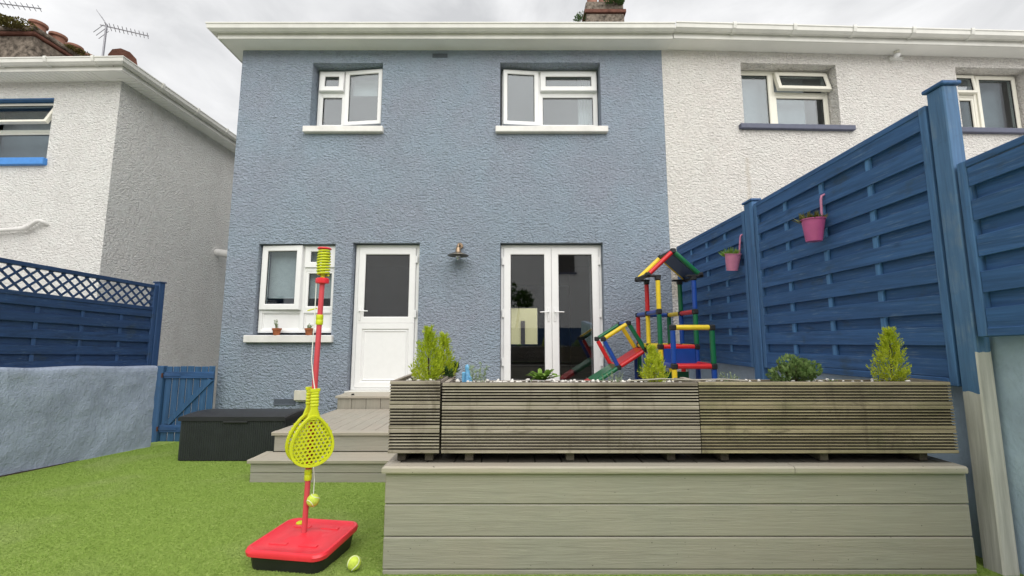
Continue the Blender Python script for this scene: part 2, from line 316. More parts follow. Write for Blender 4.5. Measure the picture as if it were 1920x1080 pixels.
def thing(name, label, cat, loc=(0, 0, 0), rz=0, group=None, local=False):
    o = bpy.data.objects.new(name, None); COL.objects.link(o); o.location = loc; o.rotation_euler = (0, 0, rz); o.empty_display_size = .2
    o['label'] = label; o['category'] = cat
    if group: o['group'] = group
    OFF[o.name] = Vector((0, 0, loc[2])) if local else Vector(loc); return o
def part(name, b, m, parent, smooth=None, kind=None, label=None, mesh=None):
    me = mesh or mesh_of(name, b, OFF[parent.name], smooth)
    if not me.materials: me.materials.append(M[m] if isinstance(m, str) else m)
    o = bpy.data.objects.new(name, me); COL.objects.link(o); o.parent = parent; OFF[o.name] = OFF[parent.name]
    if kind: o['kind'] = kind
    if label: o['label'] = label
    return o
def solo(name, b, m, label, cat, loc, smooth=None, group=None):
    me = mesh_of(name, b, loc, smooth); me.materials.append(M[m] if isinstance(m, str) else m)
    o = bpy.data.objects.new(name, me); COL.objects.link(o); o.location = loc; o['label'] = label; o['category'] = cat; OFF[o.name] = Vector(loc)
    if group: o['group'] = group
    return o
def struct(name, b, m, kind='structure', smooth=None):
    me = mesh_of(name, b, (0, 0, 0), smooth); me.materials.append(M[m]); o = bpy.data.objects.new(name, me); COL.objects.link(o); o['kind'] = kind; return o
def place(mesh, name, parent, dv, label=None):
    o = bpy.data.objects.new(name, mesh); COL.objects.link(o); o.parent = parent; o.location = dv; OFF[o.name] = OFF[parent.name]
    return o
SL = .07
def gz(y): return -SL * (y - 2.3)

# ------------------------------------------------------------------ ground and lawn
b = B(); X0, X1, Ya, Yb = -250, 250, -250, 250
b.add([(X0, Ya, gz(Ya) - .02), (X1, Ya, gz(Ya) - .02), (X1, Yb, gz(Yb) - .02), (X0, Yb, gz(Yb) - .02)], [(0, 1, 2, 3)]); struct('ground', b, 'ground')
b = B(); b.add([(-4.9, -5, gz(-5)), (2.7, -5, gz(-5)), (2.7, 6.0, gz(6.0)), (-4.9, 6.0, gz(6.0))], [(0, 1, 2, 3)]); struct('lawn', b, 'turf')
def blades(areas):
    P = []
    for (x0, x1, y0, y1, n) in areas:
        P.append(np.stack([np.random.uniform(x0, x1, n), y0 + (y1 - y0) * np.random.uniform(0, 1, n) ** 1.35], 1))
    P = np.concatenate(P); wall = -4.832 + (P[:, 1] - 4.104) * .1211
    P = P[P[:, 0] > wall + .02 + .05 * (P[:, 1] < 4.6) * np.clip((4.7 - P[:, 1]) * 3, 0, 1)]; n = len(P)
    a = np.random.uniform(0, 2 * np.pi, n); near = np.clip((P[:, 1] - 1.6) / 4, 0, 1)
    hgt = np.random.uniform(.003, .009, n); wd = (.0016 + .0022 * near) * np.random.uniform(.8, 1.3, n); ln = np.random.uniform(-1, 1, (n, 2)) * .016
    base = np.column_stack([P, -SL * (P[:, 1] - 2.3)]); dx = np.column_stack([np.cos(a) * wd, np.sin(a) * wd, np.zeros(n)])
    V = np.empty((n, 3, 3), np.float32); V[:, 0] = base - dx; V[:, 1] = base + dx; V[:, 2] = base + np.column_stack([ln, hgt])
    me = bpy.data.meshes.new('grass'); me.vertices.add(n * 3); me.vertices.foreach_set('co', V.reshape(-1)); me.loops.add(n * 3); me.loops.foreach_set('vertex_index', np.arange(n * 3, dtype=np.int32))
    me.polygons.add(n); me.polygons.foreach_set('loop_start', np.arange(0, n * 3, 3, dtype=np.int32)); me.update(calc_edges=True); me.materials.append(M['blade'])
    o = bpy.data.objects.new('grass', me); COL.objects.link(o); o['kind'] = 'stuff'
blades([(-5, -.62, 1.75, 5.9, 620000), (-.66, 2.62, 1.85, 2.235, 90000), (2.30, 2.56, 2.2, 2.45, 9000)])

# ------------------------------------------------------------------ houses
def wall_holes(b, x0, x1, z0, z1, y, t, holes):
    xs = sorted({x0, x1, *[h[0] for h in holes], *[h[1] for h in holes]}); zs = sorted({z0, z1, *[h[2] for h in holes], *[h[3] for h in holes]})
    def hole(xa, xb, za, zb): return any(h[0] - 1e-6 <= xa and xb <= h[1] + 1e-6 and h[2] - 1e-6 <= za and zb <= h[3] + 1e-6 for h in holes)
    idx = {}
    def vid(x, yy, z):
        k = (round(x, 5), round(yy, 5), round(z, 5))
        if k not in idx: idx[k] = len(idx)
        return idx[k]
    fs = []; nx, nz_ = len(xs) - 1, len(zs) - 1
    solid = [[not hole(xs[i], xs[i + 1], zs[j], zs[j + 1]) for j in range(nz_)] for i in range(nx)]
    for i in range(nx):
        for j in range(nz_):
            xa, xb, za, zb = xs[i], xs[i + 1], zs[j], zs[j + 1]
            if not solid[i][j]: continue
            fs.append([vid(xa, y, za), vid(xb, y, za), vid(xb, y, zb), vid(xa, y, zb)]); fs.append([vid(xa, y + t, zb), vid(xb, y + t, zb), vid(xb, y + t, za), vid(xa, y + t, za)])
            for di, dj, (p, q) in ((-1, 0, ((xa, za), (xa, zb))), (1, 0, ((xb, zb), (xb, za))), (0, -1, ((xb, za), (xa, za))), (0, 1, ((xa, zb), (xb, zb)))):
                a_, b_ = i + di, j + dj
                if 0 <= a_ < nx and 0 <= b_ < nz_ and solid[a_][b_]: continue
                fs.append([vid(p[0], y, p[1]), vid(q[0], y, q[1]), vid(q[0], y + t, q[1]), vid(p[0], y + t, p[1])])
    vs = [None] * len(idx)
    for k, i in idx.items(): vs[i] = k
    return b.add(vs, fs)
def pane(root_win, x0, x1, z0, z1, y, m='glass', xf=None):
    b = B(); b.box((x0, y, z0), (x1, y + .012, z1)); 
    if xf: b.rot(*xf)
    return part('pane', b, m, root_win)
def sash(root_win, x0, x1, z0, z1, y, wd=.06, m='upvc', g='glass', hinge=None, name='sash', glass=True, depth=.06):
    b = B(); b.ring(x0, x1, z0, z1, wd, y, y + depth)
    if hinge: b.rot(*hinge)
    o = part(name, b, m, root_win)
    if glass:
        bb = B(); bb.ring(x0 + wd - .004, x1 - wd + .004, z0 + wd - .004, z1 - wd + .004, .010, y + .016, y + .03, .001)
        if hinge: bb.rot(*hinge)
        part('gasket', bb, 'rubber', root_win); pane(root_win, x0 + wd - .008, x1 - wd + .008, z0 + wd - .008, z1 - wd + .008, y + .024, g, hinge)
    return o
def outer_frame(house, x0, x1, z0, z1, y, m='upvc', wd=.05, mull=(), trans=(), name='window', label=None):
    b = B(); b.ring(x0, x1, z0, z1, wd, y, y + .07)
    for mx_, za, zb in mull: b.box((mx_ - .028, y + .003, za), (mx_ + .028, y + .066, zb), .004)
    for mz_, xa, xb in trans: b.box((xa, y + .005, mz_ - .028), (xb, y + .064, mz_ + .028), .004)
    return part(name, b, m, house, label=label)
def sill(win, x0, x1, z0, z1, y0, y1, m): b = B(); b.box((x0, y0, z0), (x1, y1, z1), .008); return part('sill', b, m, win)
def gutter_prof(): return [(0, .11), (-.012, .11), (-.014, .03), (-.05, .015), (-.085, .03), (-.097, .11), (-.112, .112), (-.114, .095), (-.103, .085), (-.098, .03), (-.06, 0), (-.02, 0), (0, .01)]

b = B(); b.add([(-4.845, 4.0, gz(4.0) + .004), (-4.775, 4.0, gz(4.0) + .004), (-4.735, 4.75, gz(4.75) + .004), (-4.77, 4.75, gz(4.75) + .004)], [(0, 1, 2, 3)]); struct('soil_edge', b, 'soil')
# ---- blue house (middle)
D = 6.1; HL, HR = -4.245, 2.358; TOP = 5.675; BASE = -.45
house = thing('blue_house', 'blue roughcast two-storey house with white windows in the middle', 'house', (-.95, D, BASE))
holes = [(-3.131, -2.028, 4.40, 5.458), (-.185, 1.385, 4.40, 5.465), (-3.778, -2.635, 1.205, 2.558), (-2.376, -1.378, .40, 2.574), (-.175, 1.357, .40, 2.574)]
b = B(); wall_holes(b, HL, HR, BASE, TOP, D, .30, holes)
BK = 13.2
b.box((HL, D + .301, BASE), (HL + .28, BK, TOP)); wall_holes(b, HL + .281, HR, BASE, TOP, BK - .3, .3, [(-.12, .80, .93, 2.06)]); b.box((HR - .15, D + .301, BASE), (HR, BK - .301, TOP))
part('wall', b, 'blue_render', house)
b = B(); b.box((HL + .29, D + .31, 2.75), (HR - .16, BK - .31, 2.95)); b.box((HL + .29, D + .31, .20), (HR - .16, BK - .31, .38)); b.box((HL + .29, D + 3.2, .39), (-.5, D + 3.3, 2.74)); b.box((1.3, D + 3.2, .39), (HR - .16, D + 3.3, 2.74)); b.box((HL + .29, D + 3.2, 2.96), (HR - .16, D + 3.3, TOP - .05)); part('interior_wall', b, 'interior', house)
b = B(); yf = 5.85; b.box((-4.445, yf, TOP - .005), (2.44, D - .003, TOP + .015)); b.box((-4.445, D - .002, TOP - .005), (HL - .003, BK + .2, TOP + .015)); b.box((HL, D + .0, TOP + .017), (HR, BK, TOP + .03)); part('soffit', b, 'soffit', house)
b = B(); b.box((-4.465, yf - .02, TOP - .012), (2.44, yf - .001, TOP + .13), .004); b.box((-4.465, yf + .001, TOP - .012), (-4.446, BK + .2, TOP + .13), .004)
for xj in (-2.95, .0): b.box((xj, yf - .0225, TOP - .013), (xj + .09, yf - .0195, TOP + .05), .001)
part('fascia', b, 'trim', house)
b = B(); gp = gutter_prof(); gy, gz0 = yf - .022, TOP + .062
vs = []; 
for xx, kx in ((2.44, 0), (-4.468, 1)):
    for (a, c) in gp: vs.append((xx + a * kx, gy + a, gz0 + c))
for (a, c) in gp: vs.append((-4.468 + a, BK + .2, gz0 + c))
n_ = len(gp); fs = []
for k in range(2):
    for i in range(n_): fs.append((k * n_ + i, k * n_ + (i + 1) % n_, (k + 1) * n_ + (i + 1) % n_, (k + 1) * n_ + i))
fs += [tuple(range(n_)), tuple(range(2 * n_, 3 * n_))]; b.add(vs, fs); part('gutter', b, 'trim', house)
RZ = TOP + .12; b = B()
ridge = 7.85; b.add([(-4.50, yf - .05, RZ), (HR + .001, yf - .05, RZ), (HR + .001, 9.65, ridge), (-.9, 9.65, ridge), (-4.50, BK + .25, RZ), (HR + .001, BK + .25, RZ)], [(0, 1, 2, 3), (0, 3, 4), (3, 2, 5, 4), (0, 4, 5, 1), (1, 5, 2)]); part('roof', b, 'tile', house)
# chimney of the pair
ch = B(); ch.box((1.83, 9.45, 7.0), (2.78, 10.05, 9.12), .02); chim = part('chimney', ch, 'stone', house)
ch = B(); ch.box((1.79, 9.41, 9.121), (2.82, 10.09, 9.215), .01); part('brick_course', ch, 'brick', chim)
ch = B(); ch.box((1.84, 9.46, 9.216), (2.77, 10.04, 9.47), .03); part('chimney_cap', ch, 'stone', chim)
for k in range(3): ch = B(); ch.lathe([(.15, 0), (.135, .1), (.125, .35), (.15, .38), (.15, .45), (.11, .45), (.11, .2)], (2.05 + .3 * k, 9.75, 9.471), 14); part('chimney_pot', ch, 'pot', chim, 40)

# windows
yw = D + .185
H = Vector((0, 0, 1))
# first-floor small window
win = outer_frame(house, -3.115, -2.035, 4.47, 5.445, yw, mull=[(-2.685, 4.52, 5.395)], trans=[(5.05, -3.065, -2.713)], label='small upstairs window with its right casement ajar')
sash(win, -3.085, -2.695, 5.075, 5.415, yw - .03, .085, hinge=((-2.9, yw - .03, 5.415), 'X', R(-4)))
sash(win, -3.075, -2.70, 4.505, 5.03, yw + .012, .035, depth=.04)
sash(win, -2.675, -2.06, 4.50, 5.425, yw - .03, .068, hinge=((-2.675, yw - .03, 4.9), 'Z', R(-6)))
sill(win, -3.202, -1.977, 4.288, 4.384, D - .07, D + .215, 'sill')
b = B(); b.box((-2.62, D + .36, 5.12), (-2.06, D + .37, 5.40)); part('roller_blind', b, 'curtain', win)
# first-floor wide window
win = outer_frame(house, -.165, 1.372, 4.47, 5.452, yw, mull=[(.435, 4.52, 5.40)], trans=[(5.05, .463, 1.322)], label='wide upstairs window with a curtain')
sash(win, -.14, .425, 4.50, 5.425, yw - .03, .068, hinge=((.425, yw - .03, 4.9), 'Z', R(5)))
sash(win, .455, 1.355, 5.075, 5.415, yw - .03, .085, hinge=((.9, yw - .03, 5.415), 'X', R(-4)))
sash(win, .46, 1.335, 4.505, 5.03, yw + .012, .035, depth=.04)
sill(win, -.253, 1.472, 4.288, 4.384, D - .07, D + .215, 'sill')
def curtain(root, x0, x1, z0, z1, y, m='curtain', waves=5, amp=.025, name='curtain'):
    b = B(); n = waves * 6; vs = []
    for i in range(n + 1):
        x = x0 + (x1 - x0) * i / n; yy = y + amp * math.sin(i / n * waves * 2 * math.pi); vs += [(x, yy, z0), (x, yy, z1)]
    b.add(vs, [(2 * i, 2 * i + 2, 2 * i + 3, 2 * i + 1) for i in range(n)]); return part(name, b, m, root, 60)
curtain(win, 1.09, 1.36, 4.30, 5.45, D + .38)
# kitchen window
yk = D + .085
win = outer_frame(house, -3.765, -2.64, 1.232, 2.552, yk, mull=[(-3.125, 1.27, 2.50)], trans=[(1.555, -3.72, -2.69), (2.185, -3.10, -2.69)], label='kitchen window with white panels below the glass')
sash(win, -3.755, -3.14, 1.575, 2.54, yk - .03, .085, hinge=((-3.755, yk - .03, 2), 'Z', R(-3)))
sash(win, -3.115, -2.655, 2.21, 2.535, yk - .02, .085); sash(win, -3.10, -2.67, 1.585, 2.165, yk + .01, .045, depth=.045)
for xa, xb in ((-3.71, -3.16), (-3.09, -2.695)): b = B(); b.box((xa, yk + .03, 1.285), (xb, yk + .05, 1.525)); b.ring(xa - .005, xb + .005, 1.28, 1.53, .02, yk + .018, yk + .032, .004); part('window_panel', b, 'upvc', win)
sill(win, -3.872, -2.599, 1.095, 1.20, D - .07, D + .14, 'sill')
b = B(); b.box((-3.70, D + .20, 1.76), (-2.66, D + .205, 2.55)); b.tube((-3.70, D + .2025, 1.76), (-2.66, D + .2025, 1.76), .012); part('roller_blind', b, 'curtain', win)
# back door
yd_ = D + .10
door = outer_frame(house, -2.362, -1.392, .405, 2.56, yd_, wd=.055, name='door', label='white half-glazed back door')
b = B(); y = yd_ - .015; x0, x1, z0, z1 = -2.305, -1.448, .44, 2.51
b.ring(x0, x1, 1.375, z1, .098, y, y + .06); b.ring(x0, x1, z0, 1.374, .088, y, y + .06); b.box((x0 + .08, y + .02, z0 + .08), (x1 - .08, y + .04, 1.30)); b.ring(x0 + .105, x1 - .105, z0 + .105, 1.268, .018, y + .008, y + .022, .006); part('door_leaf', b, 'upvc', door)
b = B(); b.ring(x0 + .094, x1 - .094, 1.469, z1 - .094, .012, y + .016, y + .03, .001); part('gasket', b, 'rubber', door)
pane(door, x0 + .09, x1 - .09, 1.465, z1 - .09, y + .026, 'glass_dark')
def handle(root, x, z, y, sgn):
    b = B(); b.box((x - .016, y - .012, z - .14), (x + .016, y, z + .06), .006); b.tube((x, y - .012, z + .0), (x, y - .05, z), .010); b.tube((x, y - .046, z), (x + sgn * .13, y - .046, z - .006), .010, .008); b.tube((x, y - .018, z - .09), (x, y - .012, z - .09), .009); return part('door_handle', b, 'upvc', root, 40)
handle(door, -2.262, 1.56, y, 1)
for zz in (.62, 1.46, 2.28): b = B(); b.box((-1.452, y - .018, zz), (-1.418, y + .002, zz + .11), .004); part('hinge', b, 'upvc', door)
b = B(); b.box((-2.40, D - .03, .365), (-1.36, D + .16, .404), .006); part('threshold', b, 'trim', door)
# french doors
yfd = D + .10
fd = outer_frame(house, -.17, 1.352, .405, 2.56, yfd, wd=.05, name='french_door', label='white glazed French doors with two leaves')
for (xa, xb, hx, sg) in ((-.125, .590, .545, -1), (.594, 1.307, .640, 1)):
    y = yfd - .015; b = B(); b.ring(xa, xb, .44, 2.515, .105, y, y + .06); part('door_leaf', b, 'upvc', fd)
    b = B(); b.ring(xa + .101, xb - .101, .541, 2.414, .011, y + .016, y + .03, .001); part('gasket', b, 'rubber', fd); pane(fd, xa + .097, xb - .097, .537, 2.418, y + .026, 'glass_dark'); handle(fd, hx, 1.545, y, sg)
for zz in (.75, 1.46, 2.25):
    for xx in (-.150, 1.300): b = B(); b.box((xx, yfd - .034, zz), (xx + .034, yfd - .013, zz + .12), .004); part('hinge', b, 'upvc', fd)
curtain(fd, -.15, -.03, .40, 2.56, D + .40, 'netting', 2); curtain(fd, 1.22, 1.35, .40, 2.56, D + .40, 'netting', 2)
# air vents
for (xa, xb, za, zb) in ((-1.254, -1.017, 5.548, 5.612), (-3.406, -3.10, .205, .293)):
    b = B(); b.ring(xa, xb, za, zb, .012, D - .012, D + .005, .003)
    for k in range(3): z_ = za + .012 + (zb - za - .024) * (k + .2) / 3; b.box((xa + .012, D - .008, z_), (xb - .012, D + .004, z_ + (zb - za) * .13))
    b.box((xa + .01, D - .002, za + .01), (xb - .01, D + .002, zb - .01)); part('air_vent', b, 'grille', house)

# ---- white neighbour on the right (its back wall turns slightly away)
ROT = R(2.0); rh = thing('white_house', 'cream-white roughcast house adjoining the right side of the blue house', 'house', (HR, D, BASE), ROT, local=True)
RW = 11.0; U0 = .0
holes = [(1.263, 2.813, 4.46, 5.495), (4.80, 6.05, 4.46, 5.505)]
b = B(); wall_holes(b, U0 + .002, RW, BASE, TOP + .01, 0, .3, holes); b.box((RW - .3, .301, BASE), (RW, 7.0, TOP + .01)); b.box((.16, 6.7, BASE), (RW - .301, 7.0, TOP + .01)); part('wall', b, 'white_render', rh)
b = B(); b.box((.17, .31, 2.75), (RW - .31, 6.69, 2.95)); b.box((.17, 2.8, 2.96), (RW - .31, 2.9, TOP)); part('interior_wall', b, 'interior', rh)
TR = TOP + .012; b = B(); b.box((.085, -.25, TR - .005), (RW + .2, -.003, TR + .015)); b.box((.003, .0, TR + .017), (RW, 7.0, TR + .03)); part('soffit', b, 'soffit', rh)
b = B(); b.box((.085, -.27, TR - .012), (RW + .2, -.251, TR + .13), .004); part('fascia', b, 'trim', rh)
b = B(); b.extr(gutter_prof(), lambda a, c, d: (d, -.272 + a, TR + .066 + c), .085, RW + .2); part('gutter', b, 'trim', rh)
for k in range(11):
    u = .95 + k * .93; b = B(); b.extr([(.004, .120), (-.122, .122), (-.124, .09), (-.109, .03), (-.062, -.010), (0, -.008)], lambda a, c, d: (d, -.272 + a, TR + .066 + c), u, u + .05); part('gutter_bracket', b, 'trim', rh)
b = B(); b.add([(.003, -.30, TR + .12), (RW + .25, -.30, TR + .12), (RW + .25, 7.3, TR + .12), (.003, 7.3, TR + .12), (.003, 3.55, 7.85), (RW - 3, 3.55, 7.85)], [(0, 1, 5, 4), (1, 2, 5), (2, 3, 4, 5), (0, 3, 2, 1), (0, 4, 3)]); part('roof', b, 'tile', rh)
yr = .185
win = outer_frame(rh, 1.275, 2.80, 4.485, 5.488, yr, 'upvc_cream', mull=[(1.885, 4.53, 5.44)], trans=[(5.10, 1.91, 2.76)], label='cream-framed window with its top light propped open')
sash(win, 1.30, 1.865, 4.515, 5.465, yr - .005, .055, 'upvc_cream'); sash(win, 1.915, 2.785, 5.115, 5.455, yr - .035, .065, 'upvc_cream', hinge=((2, yr - .035, 5.455), 'X', R(-14))); sash(win, 1.905, 2.775, 4.515, 5.075, yr + .01, .045, 'upvc_cream', depth=.045)
sill(win, 1.17, 3.00, 4.375, 4.455, -.06, .21, 'sill_navy'); curtain(win, 1.28, 2.55, 4.40, 5.6, .38, 'netting', 3, .01, 'net_curtain')
win = outer_frame(rh, 4.815, 6.035, 4.485, 5.497, yr, 'upvc_cream', mull=[(5.31, 4.53, 5.45)], trans=[(5.13, 4.86, 5.28)], label='cream-framed two-light window beside the tall fence post')
sash(win, 4.835, 5.295, 5.15, 5.475, yr - .035, .05, 'upvc_cream', hinge=((5, yr - .035, 5.475), 'X', R(-5))); sash(win, 4.85, 5.29, 4.515, 5.10, yr + .01, .045, 'upvc_cream', depth=.045); sash(win, 5.33, 6.015, 4.51, 5.475, yr - .02, .06, 'upvc_cream')
sill(win, 4.70, 6.2, 4.372, 4.455, -.06, .21, 'sill_navy'); curtain(win, 4.83, 6.0, 4.4, 5.6, .38, 'netting', 3, .01, 'net_curtain')
b = B(); b.ring(3.716, 3.94, 5.591, 5.65, .01, -.012, .004, .002); b.box((3.72, -.004, 5.60), (3.93, .003, 5.64)); part('air_vent', b, 'soffit', rh)
sl = thing('security_light', 'small white round security light under the white house eaves', 'light', (HR + 3.75 * math.cos(ROT), D + 3.75 * math.sin(ROT) - .10, TOP - .05))
o_ = sl.location; b = B(); b.lathe([(.0, .055), (.035, .05), (.035, .03), (.012, .025), (.012, 0)], tuple(o_), 12); part('mount', b, 'upvc_cream', sl, 40)
b = B(); b.lathe([(0, -.06), (.03, -.05), (.042, -.02), (.035, .01), (0, .02)], (o_.x, o_.y - .01, o_.z), 14, (.0, -.5, .8)); part('lamp_head', b, 'upvc', sl, 50)

# ---- white neighbour on the left (hipped corner)
CX, CY = -6.917, 6.903; LROT = R(-1.2); LB = -.7
lh = thing('white_house', 'off-white roughcast house at the left with a bright blue window sill', 'house', (CX, CY, LB), LROT, local=True)
LW = -9.0; LD = 7.5; LT = 5.675
b = B(); wall_holes(b, LW, 0, LB, LT, 0, .3, [(-2.75, -1.18, 4.24, 5.374)]); b.box((-.3, .301, LB), (0, LD, LT)); b.box((LW, LD - .3, LB), (-.301, LD, LT)); b.box((LW, .301, LB), (LW + .3, LD - .301, LT)); part('wall', b, 'grey_render', lh)
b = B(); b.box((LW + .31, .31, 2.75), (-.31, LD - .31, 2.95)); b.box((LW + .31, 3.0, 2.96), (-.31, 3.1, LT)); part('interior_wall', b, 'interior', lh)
def m_grooved():
    n = NT('grooved_soffit'); v = n.coord((1, 1, 1)); wv = n.n('ShaderNodeTexWave'); wv.inputs['Scale'].default_value = 3.2; wv.bands_direction = 'DIAGONAL'; n.l(v, wv.inputs['Vector'])
    c = n.mix(n.ramp(wv.outputs['Fac'], [(0, (1, 1, 1)), (.12, (0, 0, 0))]), (.62, .61, .57), (.36, .35, .32)); n.pbr(c, .5, n.bump(n.ramp(wv.outputs['Fac'], [(0, (0, 0, 0)), (.12, (1, 1, 1))]), .6, .01)); return n.m
OV = .29
for k in range(34): 
    x = -.2 - .09 * k; b = B(); b.box((x - .080, -OV, LT - .005), (x, -.003, LT + .012), .004); part('soffit_board', b, 'soffit', lh)
for k in range(52):
    y = .0 + .09 * k; b = B(); b.box((.003, y - .080, LT - .005), (OV, y, LT + .012), .004); part('soffit_board', b, 'soffit', lh)
b = B(); b.box((-.197, -OV, LT - .005), (OV, -.089, LT + .012), .002); b.box((-.197, -.0885, LT - .005), (.0025, -.003, LT + .012)); b.box((LW, -OV, LT - .004), (-3.262, -.003, LT + .012)); b.box((.003, 4.59, LT - .004), (OV, LD, LT + .012)); b.box((LW, .003, LT + .014), (-.003, LD, LT + .03)); part('soffit', b, 'soffit', lh)
b = B(); b.box((LW, -OV - .02, LT - .012), (OV + .02, -OV - .001, LT + .13), .004); b.box((OV + .001, -OV + .0, LT - .012), (OV + .02, LD + .2, LT + .13), .004); part('fascia', b, 'trim', lh)
vs = []; gp = gutter_prof(); gq = LT + .064
for (xx, yy, kx, ky) in ((LW, -OV - .022, 0, 1), (OV + .022, -OV - .022, -1, 1), (OV + .022, LD + .2, -1, 0)):
    for (a, c) in gp: vs.append((xx + a * kx, yy + a * ky, gq + c))
fs = []
for k in range(2):
    for i in range(n_): fs.append((k * n_ + i, k * n_ + (i + 1) % n_, (k + 1) * n_ + (i + 1) % n_, (k + 1) * n_ + i))
fs += [tuple(range(n_)), tuple(range(2 * n_, 3 * n_))]; b = B(); b.add(vs, fs); part('gutter', b, 'trim', lh)
gpb = [(.004, .120), (-.122, .122), (-.124, .09), (-.109, .03), (-.062, -.010), (0, -.008)]
for k in range(4): u = -.08 - .82 * k; b = B(); b.extr(gpb, lambda a, c, d: (d, -OV - .022 + a, gq + c), u - .05, u); part('gutter_bracket', b, 'trim', lh)
for k in range(5): u = .35 + .85 * k; b = B(); b.extr(gpb, lambda a, c, d: (OV + .022 - a, d, gq + c), u, u + .05); part('gutter_bracket', b, 'trim', lh)
b = B(); e = OV + .06; LRZ = LT + .12; b.add([(LW, -e, LRZ), (e, -e, LRZ), (e, LD + e, LRZ), (LW, LD + e, LRZ), (-3.9, 3.75, 7.75), (LW, 3.75, 7.75)], [(0, 1, 4, 5), (1, 2, 4), (2, 3, 5, 4), (0, 3, 2, 1), (0, 5, 3)]); part('roof', b, 'tile', lh)
for k in range(9):
    t = .02 + k * .105; p = Vector((e, -e, LRZ)).lerp(Vector((-3.9, 3.75, 7.75)), t); q = Vector((e, -e, LRZ)).lerp(Vector((-3.9, 3.75, 7.75)), t + .11); up = Vector((0, 0, .06)); b = B(); b.tube(p + up * .6, q + up * 1.0, .19, .17, 10); part('ridge_tile', b, 'brick', lh, 40)
win = outer_frame(lh, -2.74, -1.19, 4.265, 5.36, .14, 'upvc_cream', trans=[(4.83, -2.7, -1.23)], label='window with bright blue sill and its top light open')
sash(win, -2.72, -1.205, 4.865, 5.345, .105, .055, 'upvc_cream', hinge=((-2, .105, 5.345), 'X', R(-22))); sash(win, -2.70, -1.23, 4.29, 4.805, .15, .035, 'upvc_cream', depth=.045)
sill(win, -2.9, -1.155, 4.125, 4.25, -.07, .13, 'sill_sky'); b = B(); b.box((-2.745, .003, 5.352), (-1.185, .138, 5.3725), .002); part('lintel_lining', b, 'reveal_blue', win)
curtain(win, -2.7, -1.25, 4.2, 5.4, .5, 'netting', 3, .01, 'net_curtain')
# chimney stack on the left house
L = Matrix.Translation((CX, CY, 0)) @ Matrix.Rotation(LROT, 4, 'Z')
Li = L.inverted()
def lw(p): return tuple(Li @ Vector(p))
cb = B(); cb.box((-13.0, 9.5, 6.5), (-11.80, 11.6, 8.56), .02); cb.xf(Li); chim = part('chimney', cb, 'stone', lh)
cb = B(); cb.box((-13.06, 9.44, 8.561), (-11.74, 11.66, 8.65), .02); cb.xf(Li); part('brick_course', cb, 'brick', chim)
cb = B(); cb.box((-13.1, 9.40, 8.651), (-11.70, 11.70, 8.77), .03); cb.xf(Li); part('chimney_cap', cb, 'stone', chim)
for k in range(5): cb = B(); cb.lathe([(.17, 0), (.15, .12), (.14, .22), (.18, .25), (.18, .31), (.13, .31), (.13, .1)], lw((-12.0 + (.0 if k else -.05), 9.75 +   .42 * k, 8.771)), 14); part('chimney_pot', cb, 'pot', chim, 40)
# pipes
pp = thing('waste_pipe', 'pale waste pipe with a bent end on the left house wall', 'pipe', (-8.3, CY + .02, 2.95))
b = B(); b.path([(-9.6, CY - .03, 2.90), (-8.24, CY - .05, 2.985), (-8.18, CY - .05, 3.01), (-8.03, CY - .05, 3.115), (-7.97, CY - .05, 3.125), (-7.93, CY - .02, 3.10), (-7.92, CY + .03, 3.08)], .033, 10); part('pipe', b, 'white_pipe', pp, 50)
b = B(); b.path([(-8.26, CY - .05, 2.982), (-8.18, CY - .05, 3.01), (-8.14, CY - .05, 3.04)], .042, 10); part('pipe_joint', b, 'white_pipe', pp, 50)
fl = thing('flue_pipe', 'short white flue stub on the side of the left house', 'pipe', (CX - .06, 9.5, 3.10))
b = B(); b.tube((-6.95, 9.5, 3.13), (-6.60, 9.5, 3.08), .085, n=14); b.tube((-6.62, 9.5, 3.083), (-6.53, 9.5, 3.07), .10, n=14); part('flue', b, 'white_pipe', fl, 40); b = B(); b.tube((-6.90, 9.5, 3.12), (-6.86, 9.5, 3.115), .13, n=14); part('collar', b, 'white_pipe', fl, 40)

def aerial(loc, ztop, a, c, label, x_refl):
    t = thing('tv_aerial', label, 'aerial', loc); b = B(); b.tube(loc, (loc[0], loc[1], ztop + .06), .022, n=8); part('mast', b, 'aerial', t)
    a, c = Vector(a), Vector(c); b = B(); b.tube(a, c, .013, n=6); part('boom', b, 'aerial', t); d = (c - a).normalized(); sd_ = d.cross(H).normalized()
    for k in range(11):
        p = a.lerp(c, .12 + .86 * k / 10); b = B(); L_ = .16 - .006 * k; b.tube(p - sd_ * L_ * .5 - H * .05, p + sd_ * L_ * .5 + H * .05, .007, n=5); part('element', b, 'aerial', t)
    if x_refl:
        for s_ in (-1, 1): b = B(); [b.tube(a + d * .12 + H * s_ * .05 + sd_ * q, a - d * .05 + H * s_ * .30 + sd_ * q, .007, n=5) for q in (-.12, 0, .12)]; part('reflector', b, 'aerial', t)
aerial((-10.05, 9.5, 7.0), 8.80, (-10.17, 9.46, 8.82), (-9.28, 9.82, 8.80), 'thin television aerial with reflector on the left house roof, right of the chimney', True)
aerial((-12.62, 9.36, 6.9), 9.22, (-13.1, 9.3, 9.34), (-11.55, 9.35, 9.16), 'long television aerial rising behind the mossy chimney at top left', False)

